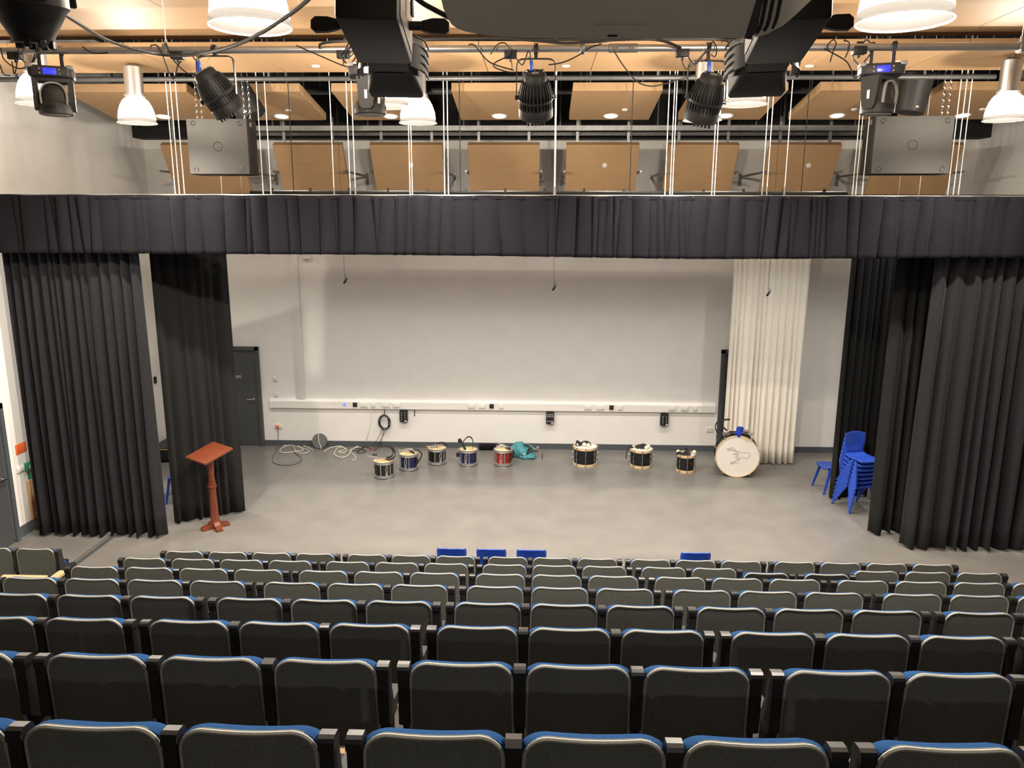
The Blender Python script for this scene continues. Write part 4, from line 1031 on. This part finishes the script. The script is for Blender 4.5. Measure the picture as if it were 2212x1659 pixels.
def tenor(px, py, R, Hh, label, badge):
    p = onZ(px, py, 0)
    t = thing('tenor_drum', label, 'drum', (p.x, p.y+R, 0), 0, 'black tenor drums with wooden hoops')
    MB().cyl((0, 0, .03), (0, 0, Hh-.03), R-.012, n=40).build('shell', 'blk', t)
    for z0, nm in ((.0, 'bottom_hoop'), (Hh-.045, 'top_hoop')):
        MB().lathe([(R-.012, z0), (R, z0), (R, z0+.045), (R-.012, z0+.045), (R-.012, z0)], 40).build(nm, 'hoop', t)
    MB().cyl((0, 0, Hh-.016), (0, 0, Hh-.008), R-.012, n=40).build('head', 'whead', t)
    for k in range(8):
        a = 2*pi*k/8-pi/2-.02
        x, y = (R+.008)*cos(a), (R+.008)*sin(a)
        l = MB().cyl((x, y, .02), (x, y, Hh+.004), .0055, n=6)
        for z in (Hh*.36, Hh*.66): l.cyl((x*.94, y*.94, z), (x*1.09, y*1.09, z), .009, n=8)
        l.rbox((x, y, .02), (.022, .022, .05), .004).rbox((x, y, Hh-.02), (.022, .022, .05), .004)
        l.build('tension_rod', 'alu', t)
    if badge is not None:
        a = badge; T = M4.Rotation(a+pi/2, 4, 'Z') @ M4.Translation((0, -R+.0118, Hh*.52))
        MB(T @ XZ).prism([(-.024, .012), (-.012, .016), (0, .013), (.012, .016), (.024, .012), (.016, -.004), (.0, -.016), (-.016, -.004)], .004).build('red_badge', 'red', t)
    return t, V((p.x, p.y+R, Hh))
T1, k1 = tenor(1265, 1010, .225, .36, 'largest black tenor drum with wooden hoops, left of the three', -pi/2+1.3)
T2, k2 = tenor(1387, 1013, .21, .34, 'black tenor drum in the middle of the three', -pi/2+1.25)
T3, k3 = tenor(1484, 1023, .175, .33, 'smallest black tenor drum with red badge, right of the three', -pi/2+.45)
def mallet(c, a, b, r, label, col='felt', group='felt tenor mallets'):
    a = V(a)+c; b = V(b)+c
    t = thing('drum_mallet', label, 'mallet', a, 0, group); d = b-a
    MB(align(d)).cyl((0, 0, 0), (0, 0, d.length), .006, n=8).build('handle', 'stick', t)
    MB().ball((0, 0, 0), r, 14).build('felt_head', col, t)
mallet(k1, (-.025, -.03, .032), (-.06, .15, .012), .038, 'cream felt mallet left of pair on the largest tenor drum')
mallet(k1, (.055, -.07, .032), (.02, .14, .012), .038, 'cream felt mallet right of pair on the largest tenor drum')
mallet(k2, (.085, -.06, .032), (-.10, .06, .015), .036, 'cream felt mallet nearer of pair on the middle tenor drum')
mallet(k2, (.13, .0, .035), (-.05, .10, .015), .036, 'cream felt mallet farther of pair on the middle tenor drum')
mallet(k3, (-.145, .02, .03), (.02, .08, .012), .034, 'cream felt mallet at left edge of the smallest tenor drum')
mallet(k3, (.145, -.02, .035), (.10, .10, .01), .036, 'cream felt mallet at right edge of the smallest tenor drum')
def slings(c, L, label):
    t = thing('drum_sling', label, 'sling', c, 0, 'drum slings on the tenor drums')
    for s, w_ in L: MB().tube(smooth_pts(s, 6), 0, flat=(w_, .016, (.2, 1, .3))).build('webbing', 'strap', t, ang=60)
    return t
t = slings(k1, [([(-.18, .0, .01), (-.165, .0, .07), (-.12, .0, .05), (-.09, -.01, .01)], .09), ([(-.08, .08, .02), (.0, .09, .045), (.07, .07, .03), (.09, .03, .0)], .07), ([(-.13, .02, .03), (-.05, .05, .03), (.0, .06, .03)], .06)], 'black sling bundled at the back of the largest tenor drum')
MB().rbox((-.15, -.045, .035), (.028, .01, .03), .003).build('buckle', 'white', t)
t = slings(k2, [([(-.10, -.02, .02), (-.03, .02, .04), (.04, .03, .05), (.07, .06, .06)], .08), ([(-.16, .03, .02), (-.22, .02, .02), (-.27, .0, -.06), (-.28, -.02, -.16), (-.29, -.02, -.19)], .07), ([(-.02, -.02, .01), (.03, -.03, .03), (.07, .02, .04)], .05)], 'black sling hanging down left side of the middle tenor drum')
MB().rbox((-.02, .06, .075), (.028, .02, .012), .003).build('buckle', 'white', t)
MB().rbox((-.13, .05, .03), (.08, .05, .02), .005).build('leather_pad', 'hoop', t)
t = slings(k3, [([(-.18, -.02, .0), (-.14, -.06, .03), (-.06, -.10, .02), (.06, -.10, .02)], .06), ([(-.06, -.08, .03), (.0, -.04, .05), (.07, -.08, .03)], .05), ([(-.02, .05, .05), (.0, .06, .08), (.03, .05, .05)], .07)], 'black sling curled across front of smallest tenor drum')
MB().rbox((.05, -.11, .04), (.05, .012, .016), .003).build('buckle', 'chrome', t)

def bass():
    p = onZ(1590, 1031, 0); R, D = .385, .36
    t = thing('bass_drum', 'big upright bass drum with white head showing a line drawn stag', 'drum', (p.x, p.y, 0), radians(-9))
    T = M4.Translation((0, 0, R)) @ M4.Rotation(radians(90), 4, 'X')      # z axis now -y (towards the camera)
    T = T @ M4.Translation((0, 0, -D))
    MB(T).cyl((0, 0, .03), (0, 0, D-.03), R-.02, n=56).build('shell', 'spk', t)
    for z0, nm, cm in ((.0, 'rear_hoop', 'blk'), (D-.045, 'front_hoop', 'hoop')):
        MB(T).lathe([(R-.016, z0), (R, z0), (R, z0+.045), (R-.016, z0+.045), (R-.016, z0)], 56).build(nm, cm, t)
    hd = MB(T).cyl((0, 0, D-.016), (0, 0, D-.008), R-.014, n=56).build('front_head', 'whead', t)
    MB(T).cyl((0, 0, .008), (0, 0, .016), R-.014, n=56).build('rear_head', 'whead', t)
    for k in range(10):
        a = 2*pi*(k+.5)/10; x, y = (R+.008)*cos(a), (R+.008)*sin(a)
        l = MB(T).cyl((x, y, .02), (x, y, D+.004), .006, n=6)
        for z in (D*.36, D*.66): l.cyl((x*.95, y*.95, z), (x*1.04, y*1.04, z), .011, n=8)
        if y > -R*.9: pass
        l.rbox((x, y, D-.02), (.024, .024, .05), .004); l.build('tension_rod', 'chrome', t)
    # stag line drawing, pixel sketch of the crop (860 px = drum diameter about 930 px)
    cx, cy, sc = 605, 1030, 2*R/925.
    def q(pts): return [((x-cx)*sc, (cy-y)*sc, D-.0072) for x, y in pts]
    lines = [[(625, 955), (605, 915), (640, 912), (675, 945), (740, 930), (810, 925), (850, 945), (865, 990), (845, 1035), (805, 1062), (760, 1055), (720, 1030), (690, 1045), (670, 1075), (648, 1080), (650, 1035)],
             [(630, 960), (590, 910), (540, 862), (490, 832), (440, 845), (410, 870), (355, 880), (400, 868), (430, 868), (430, 890), (390, 908), (440, 890), (465, 868), (500, 862), (455, 905), (500, 895), (530, 880), (560, 890), (515, 922), (560, 915), (585, 935), (605, 970)],
             [(605, 970), (560, 962), (500, 975), (550, 985), (590, 985), (628, 985), (632, 1005), (590, 1015), (550, 1045), (600, 1035), (625, 1045), (640, 1060), (610, 1062), (575, 1090), (615, 1085), (640, 1095)],
             [(655, 1085), (645, 1130), (620, 1175), (595, 1190), (550, 1180), (520, 1198), (455, 1198), (500, 1185), (530, 1180), (510, 1165), (470, 1160), (520, 1160), (560, 1165), (575, 1150), (535, 1130), (580, 1140), (600, 1125), (605, 1100), (640, 1095)]]
    for L_ in lines: MB(T).tube(q(L_), .0022, 4).build('stag_line', 'ink', hd)
    return t, V((p.x, p.y, 0)), R, D
B, pb_, RB, DB = bass()
zt_ = 2*RB
def bt(x, y, z): return M4.Translation(pb_) @ M4.Rotation(radians(-9), 4, 'Z') @ V((x, y, z))
t = thing('bass_harness', 'metal and black carrier lying on top of the bass drum', 'harness', bt(0, .18, zt_+.0), radians(-9))
MB().tube([(-.22, -.03, -.03), (-.10, -.03, .02), (.08, -.03, .03), (.2, -.03, .0)], 0, flat=(.05, .008, (0, 1, 0))).build('metal_bar', 'alu', t)
MB().rbox((-.10, .0, .01), (.10, .08, .05), .01).build('pad', 'strap', t); MB().rbox((.13, .02, .015), (.08, .08, .05), .01).build('pad', 'strap', t)
MB().rbox((.13, .0, .07), (.11, .02, .06), .005, 2, 0, M4.Rotation(.15, 4, 'Y')).build('back_plate', 'mgrey', t)
MB().tube(smooth_pts([(-.26, .02, -.03), (-.36, .03, .0), (-.40, .03, .09), (-.37, .03, .18), (-.28, .03, .22), (-.20, .03, .245), (-.15, .03, .24)], 6), 0, flat=(.04, .012, (0, 1, .4))).build('strap', 'strap', t)
MB().tube(smooth_pts([(-.19, .02, .04), (-.25, .02, .09), (-.28, .02, .15), (-.29, .02, .20)], 6), 0, flat=(.045, .012, (0, 1, .4))).build('strap', 'strap', t)
for dx in (-.24, .23): MB().rbox((dx, -.02, .0), (.06, .05, .03), .008).build('clamp', 'chrome', t)
def bmallet(a, b, label):
    a, b = bt(*a), bt(*b); d = b-a; t = thing('bass_mallet', label, 'mallet', a, 0, 'blue bass mallets')
    T = align(d); MB(T).cyl((0, 0, 0), (0, 0, d.length), .009, n=8).build('handle', 'stick', t)
    MB(T).lathe([(.0, -.055), (.045, -.055), (.06, -.04), (.062, .035), (.05, .05), (.0, .05)], 18).build('felt_head', 'bfelt', t)
bmallet((-.0, .05, zt_+.03), (.17, -.04, zt_-.075), 'blue felt bass mallet in front, handle crossing the drum rim')
bmallet((.04, .22, zt_+.06), (.30, .30, zt_+.0), 'second blue felt bass mallet behind the front one')

# teal bag with shoulder harness beside the red drum
p = onZ(1112, 984, 0)
t = thing('teal_bag', 'crumpled teal nylon bag lying behind the red snare drum', 'bag', (p.x, p.y, 0))
def blob(cs, seed):
    bm = bmesh.new(); rnd = random.Random(seed)
    bmesh.ops.create_icosphere(bm, subdivisions=4, radius=1.0)
    for v in bm.verts:
        n = v.co.normalized(); x, y, z = n
        f = 1+.10*sin(5*x+2*z+seed)+.07*sin(9*y-6*x)+.05*sin(13*x+7*z)
        v.co = V((x*cs[0]*f, y*cs[1]*f, max(z, -.55)*cs[2]*f+.55*cs[2]))
        v.co.z = max(0.004, v.co.z)
    bm.verts.index_update(); m = MB(); m.add([v.co.copy() for v in bm.verts], [[v.index for v in f.verts] for f in bm.faces]); bm.free(); return m
b1 = blob((.24, .20, .17), 1); b1.T = None
m = MB(M4.Translation((.12, .0, 0))); m.add(b1.v, b1.f); m.build('bag_body', 'teal', t, ang=180)
b2 = blob((.16, .16, .10), 2); m = MB(M4.Translation((-.20, -.02, 0))); m.add(b2.v, b2.f); m.build('bag_end', 'teal', t, ang=180)
b3 = blob((.16, .12, .06), 5); m = MB(M4.Translation((.26, -.14, 0))); m.add(b3.v, b3.f); m.build('bag_flap', 'teal', t, ang=180)
MB().rbox((.19, -.215, .10), (.04, .006, .025), .002).build('bag_label', 'white', t)
MB().tube(smooth_pts([(-.02, .05, .17), (.02, .05, .23), (.07, .05, .24), (.11, .05, .19)], 5), 0, flat=(.05, .03, (0, 1, 0))).build('bag_collar', 'strap', t)
p = onZ(1052, 972, 0)
t = thing('corrugated_hose', 'black ribbed tube bag lying against skirting left of teal bag', 'bag', (p.x, p.y, 0))
m = MB(); prof = []
for i in range(17): prof += [(.060, -.16+.02*i), (.072, -.15+.02*i)]
m.lathe(prof, 16, 0, M4.Translation((0, 0, .074)) @ M4.Rotation(pi/2, 4, 'Y'), True); m.build('ribbed_tube', 'black', t, ang=20)
MB().cyl((.15, 0, .074), (.19, 0, .074), .055, .03, n=14).build('tube_end', 'strap', t)
p = onZ(1137, 988, 0)
t = thing('shoulder_carrier', 'black and silver shoulder carrier standing right of the teal bag', 'harness', (p.x, p.y, 0))
MB().tube(smooth_pts([(-.06, -.05, .01), (-.13, .0, .10), (-.13, .02, .20), (-.07, .03, .25), (.02, .02, .235), (.08, .02, .21)], 6), 0, flat=(.03, .010, (0, 1, .3))).build('strap', 'strap', t)
MB().tube(smooth_pts([(.03, -.10, .01), (.03, -.09, .10), (.05, -.05, .18), (.10, .0, .20)], 6), 0, flat=(.045, .012, (1, .2, 0))).build('strap', 'strap', t)
MB().tube([(.06, .0, .205), (.14, .0, .19), (.22, -.04, .15), (.31, -.08, .08)], 0, flat=(.03, .008, (0, 1, .5))).build('metal_bar', 'alu', t)
MB().rbox((.19, -.04, .145), (.09, .05, .02), .006).build('pad', 'strap', t); MB().rbox((.22, .02, .19), (.06, .04, .05), .008).build('clamp', 'chrome', t)
MB().cyl((.31, -.08, .0), (.31, -.08, .11), .008, n=8).build('foot', 'black', t)

# ------------------------------------------------------------------ floor cables
def fl(pts, z=.008): return [onZ(x, y, z) for x, y in pts]
p = onZ(690, 970, 0)
t = thing('cable_reel', 'grey disc shaped cable reel leaning near the skirting', 'cable reel', (p.x, p.y+.05, 0), radians(-8))
T = M4.Translation((0, 0, .155)) @ M4.Rotation(radians(78), 4, 'X')
MB(T).lathe([(.0, -.03), (.15, -.03), (.15, -.024), (.05, -.02), (.05, .02), (.15, .024), (.15, .03), (.0, .03)], 32).build('drum', 'galv', t)
MB(T).lathe([(.05, -.018), (.12, -.016), (.12, .016), (.05, .018)], 24).build('wound_cable', 'wcable', t)
MB(T).tube([(-.02, .18, .045), (.0, .0, .05), (.06, -.15, .045)], .008, 6).build('handle', 'wcable', t)
cable('extension_cord', 'cream extension cord looped on the floor left of cable reel', fl([(676, 972), (660, 964), (640, 960), (612, 962), (625, 950), (640, 960), (655, 972)], .008) + fl([(640, 975), (610, 978), (606, 970), (625, 962), (650, 967), (668, 974), (655, 980), (640, 976), (634, 966)], .012), .010, 'wcable', 6, 6, 'cord')
cable('extension_cord', 'cream extension cord tangled right of the cable reel', fl([(700, 975), (715, 967), (735, 964), (745, 970), (730, 976), (745, 977), (748, 970), (732, 966), (722, 980), (735, 988), (752, 984), (760, 972), (775, 965)], .012), .011, 'wcable', 6, 6, 'cord')
cable('extension_cord', 'cream extension cord curling towards the leftmost drum', fl([(776, 963), (762, 968), (756, 976), (766, 984), (768, 992), (760, 995)], .010), .010, 'wcable', 6, 6, 'cord')
cable('power_lead', 'black lead from the red plug curling on floor', [onY(601, 922, YB-.06), onY(601, 940, YB-.08), onZ(600, 962, .05), *fl([(590, 985), (590, 998), (605, 1004), (630, 1004), (648, 997), (650, 988), (636, 978), (632, 966)], .007)], .007, 'gcable', 6, 6, 'cord')
cable('white_lead', 'thin white lead dropping from the trunking to floor', [onY(803, 876, YB-.09), onY(801, 905, YB-.11), onY(796, 935, YB-.12), onZ(786, 962, .02), *fl([(776, 966)], .008)], .006, 'wcable', 6, 6, 'cord')
cable('cable_tangle', 'tangle of thin black cables on floor beside the white lead', fl([(762, 966), (775, 960), (785, 966), (770, 974), (760, 968), (780, 970), (790, 975), (772, 978), (785, 966), (800, 968), (803, 970)], .014), .007, 'cable', 6, 5, 'cable')
cable('black_lead', 'black lead stretched along the skirting behind the second drum', fl([(820, 966), (850, 964), (880, 963), (898, 963)], .008), .007, 'cable', 6, 5, 'cord')
p = onZ(803, 970, 0); one(MB().rbox((p.x, p.y, .016), (.05, .03, .03), .006), 'cable_connector', 'orange', 'small red cable connector on floor left of the second drum', 'connector')

# ------------------------------------------------------------------ raked seating
NR, DY, DZ = 8, .848, .3108
YA, ZA = 2.108, H-1.554
SH = .84
SP, GAP = .504, .088
XA = -.612
def rowY(i): return YA+DY*i
def rowF(i): return ZA-DZ*i-SH
# platforms: each tier a box with a plywood nosing board
for i in range(NR-1):
    t = thing('seating_platform', 'raked seating platform tier', 'platform', (0, rowY(i), 0), 0, None, 'structure')
    t['label'] = 'raked platform tier %d steps above the stage floor' % (NR-1-i)
    ya = -.32 if i else -3.0; ybk = DY-.32
    z = rowF(i)
    x0, x1 = -7.45, 7.95
    if i >= 6: x0 = -5.4
    MB().box(((x0+x1)/2, (ya+ybk)/2, z/2-.01), (x1-x0, ybk-ya, z-.02)).build('tier_body', 'deck', t)
    MB().box(((x0+x1)/2, (ya+ybk)/2-.02, z-.01), (x1-x0, ybk-ya-.04, .02)).build('carpet', 'spk', t)
    MB().box(((x0+x1)/2, ybk-.02, z-.01), (x1-x0, .04, .02)).build('nosing', 'wood_step', t)

def seat_proto():
    t = thing('theatre_seat', 'seat', 'seat', (0, 0, 0), 0, 'theatre seats in the raked rows')
    TL = M4.Translation((0, .03, .40)) @ M4.Rotation(radians(4), 4, 'X')       # top leans towards the camera
    w0, w1, hb, r = .452, .436, SH-.006-.40, .075
    def outline(g=0., n=7):
        pts = [(-w0/2-g, 0), (w0/2+g, 0)]
        for i in range(n+1):
            a = .5*pi*i/n; pts.append((w1/2-r+(r+g)*cos(a), hb-r+(r+g)*sin(a)))
        for i in range(1, 5): 
            u = i/5; pts.append((w1/2-r-(w1-2*r)*u, hb+g-.008*sin(pi*u)))
        for i in range(n+1):
            a = .5*pi+.5*pi*i/n; pts.append((-w1/2+r+(r+g)*cos(a), hb-r+(r+g)*sin(a)))
        return pts
    MB(TL @ M4.Translation((0, .022, 0)) @ XZ).prism(outline(), .022).build('back_shell', 'seatback', t)
    rm = outline(.001)[1:]; 
    MB(TL).tube([(p_[0], .004, p_[1]) for p_ in rm+[(-w0/2-.001, 0)]], .0075, 6).build('back_piping', 'rim', t)
    # cushion: rounded slab in front of the shell
    c = MB(TL)
    ol = outline(.004); n = len(ol); lay = []
    for dw, y, drop in ((.004, .018, .006), (.012, .032, .012), (.015, .062, .024), (.012, .090, .045), (-.006, .112, .075), (-.03, .12, .11)):
        lay += [(x*(1+dw*2/w1), y, .012+z*(1-(drop+.012)/hb)) for x, z in ol]
    fs = [(k*n+i, k*n+(i+1) % n, (k+1)*n+(i+1) % n, (k+1)*n+i) for k in range(5) for i in range(n)]+[tuple(range(n)), tuple(range(5*n, 6*n))]
    c.add(lay, fs).build('back_cushion', 'blue', t, ang=50)
    TP = M4.Translation((0, .17, .34)) @ M4.Rotation(radians(-6), 4, 'X')
    pan = MB(TP).rbox((0, .05, .13), (.44, .03, .28), .012).build('seat_pan', 'black', t)
    MB(TP).rbox((0, .0, .13), (.435, .085, .27), .03).build('seat_cushion', 'blue', t)
    AH = SH-.022
    def arm(nm, x):
        pr = [(.0, .54), (.0, AH-.02), (.006, AH-.006), (.018, AH), (.05, AH-.004), (.064, AH-.02), (.085, .66), (.12, .58), (.30, .54), (.30, .50), (.05, .50)]
        T = M4(((0, 0, 1, x-.023), (1, 0, 0, 0), (0, 1, 0, 0), (0, 0, 0, 1)))
        a = MB(T).prism(pr, .046).build(nm, 'black', t, ang=25)
        a['side'] = nm
        T2 = M4(((0, 0, 1, x-.026), (1, 0, 0, 0), (0, 1, 0, 0), (0, 0, 0, 1)))
        MB(T2).prism([(-.004, AH-.04), (-.003, AH-.014), (.004, AH-.002), (.018, AH+.004), (.05, AH), (.062, AH-.008), (.069, AH-.03), (.064, AH-.04)], .052).build('arm_cap', 'gloss', a, ang=25)
        MB().box((x, .10, .27), (.03, .10, .52)).box((x, .12, .012), (.05, .24, .024)).build('seat_leg', 'spk', a)
        return a
    arm('armrest', SP/2); la = arm('armrest', -SP/2); la['left'] = 1
    for a in t.children:
        if 'side' in a: del a['side']
    return t
sp = seat_proto(); used = [False]
def place_seat(x, i, left, label, tilt=0.):
    if not used[0]: c = sp; used[0] = True
    else: c = dup(sp, None, (lambda ch: left or not ch.get('left')))
    c.location = (x, rowY(i), max(0., rowF(i))-(.030 if i == 0 else .004)); c['label'] = label; return c
rown = ['nearest row', 'second nearest row', 'third nearest row', 'fourth nearest row', 'fifth nearest row', 'sixth nearest row', 'second row from the stage', 'front row by the stage']
ordw = ['first', 'second', 'third', 'fourth', 'fifth', 'sixth', 'seventh', 'eighth', 'ninth', 'tenth', 'eleventh', 'twelfth', 'thirteenth', 'fourteenth', 'fifteenth', 'sixteenth', 'seventeenth', 'eighteenth']
def proj(p):
    v = V(p)-EYE; k = v.dot(fw); return 1106+FOC*v.dot(rt)/k
# seat centres along a row: groups of 4,3,3,3,4
def row_xs():
    out = []; G0 = 3*SP+GAP
    d = [XA-G0, XA, XA+G0, XA+2*G0]                      # centres of the double armrests
    for k in range(4): out.append((d[0]-GAP/2-SP*(3.5-k), k == 0))
    for g in range(3):
        for k in range(3): out.append((d[g]+GAP/2+SP*(k+.5), k == 0))
    for k in range(4): out.append((d[3]+GAP/2+SP*(k+.5), k == 0))
    return out
XS = row_xs()
tilted = {}
for i in range(NR):
    vis = []
    for x, left in XS:
        y = rowY(i)
        inside = proj((x+SP/2, y, ZA-DZ*i)) > -5 and proj((x-SP/2, y, ZA-DZ*i)) < 2217
        near = proj((x+SP/2+.92, y, ZA-DZ*i)) > -5 and proj((x-SP/2-.92, y, ZA-DZ*i)) < 2217
        if inside or near: vis.append((x, left, inside))
    ins = [v for v in vis if v[2]]; n = 0
    for x, left, inside in vis:
        if i == 6 and (abs(x-XS[12][0]) < .01 or abs(x-XS[13][0]) < .01):
            pass
        if inside:
            n += 1; m = len(ins)-n+1
            if n <= m: pos = 'leftmost' if n == 1 else ordw[n-1]+' from left'
            else: pos = 'rightmost' if m == 1 else ordw[m-1]+' from right'
            lab = 'grey backed blue theatre seat, %s in the %s' % (pos, rown[i])
        else:
            out_l = [v[0] for v in vis if not v[2] and v[0] < ins[0][0]][::-1]; out_r = [v[0] for v in vis if not v[2] and v[0] > ins[-1][0]]
            sd, lst = ('left', out_l) if x in out_l else ('right', out_r)
            lab = '%s theatre seat out of view beyond the %s end of the %s' % (ordw[lst.index(x)], sd, rown[i])
        if i == 6 and (abs(x-XS[12][0]) < .01 or abs(x-XS[13][0]) < .01): lab = lab.replace('grey backed blue theatre', 'dark tilted back theatre')
        s_ = place_seat(x, i, left or i < 0, lab)
        if i == 6 and (abs(x-XS[12][0]) < .01 or abs(x-XS[13][0]) < .01):
            s_.rotation_euler = (radians(4), 0, 0); s_.location.z -= .012
            for ch_ in s_.children:
                if ch_.name.startswith('back_shell'): ch_.data = ch_.data.copy(); ch_.data.materials[0] = K['seatdark']
# seats beyond the left aisle, level with the front row
xl = onY(127, 1200, rowY(7)).x - .026
for k in range(2):
    lab = ('grey backed theatre seat beyond the left aisle, seen whole', 'theatre seat beyond left aisle cut by the left picture edge')[k]
    place_seat(xl-SP/2-SP*k, 7, k == 1, lab)
# wooden aisle steps
for (xa_, xb_, py, Yf, lab) in ((8, 103, 1241, 7.62, 'pale wooden aisle step below the separate left seat'), (128, 144, 1232, 7.95, 'small pale wooden block at the aisle beside left end seats')):
    a = onY(xa_, py, Yf); b = onY(xb_, py, Yf)
    t = thing('aisle_step', lab, 'step', ((a.x+b.x)/2, Yf-.2, 0), 0, 'wooden aisle steps')
    MB().box((0, 0, a.z-.015), (b.x-a.x, .40, .03)).build('tread', 'wood_step', t)
    MB().box((0, 0, (a.z-.03)/2), (b.x-a.x-.02, .38, a.z-.03)).build('riser_box', 'deck', t)
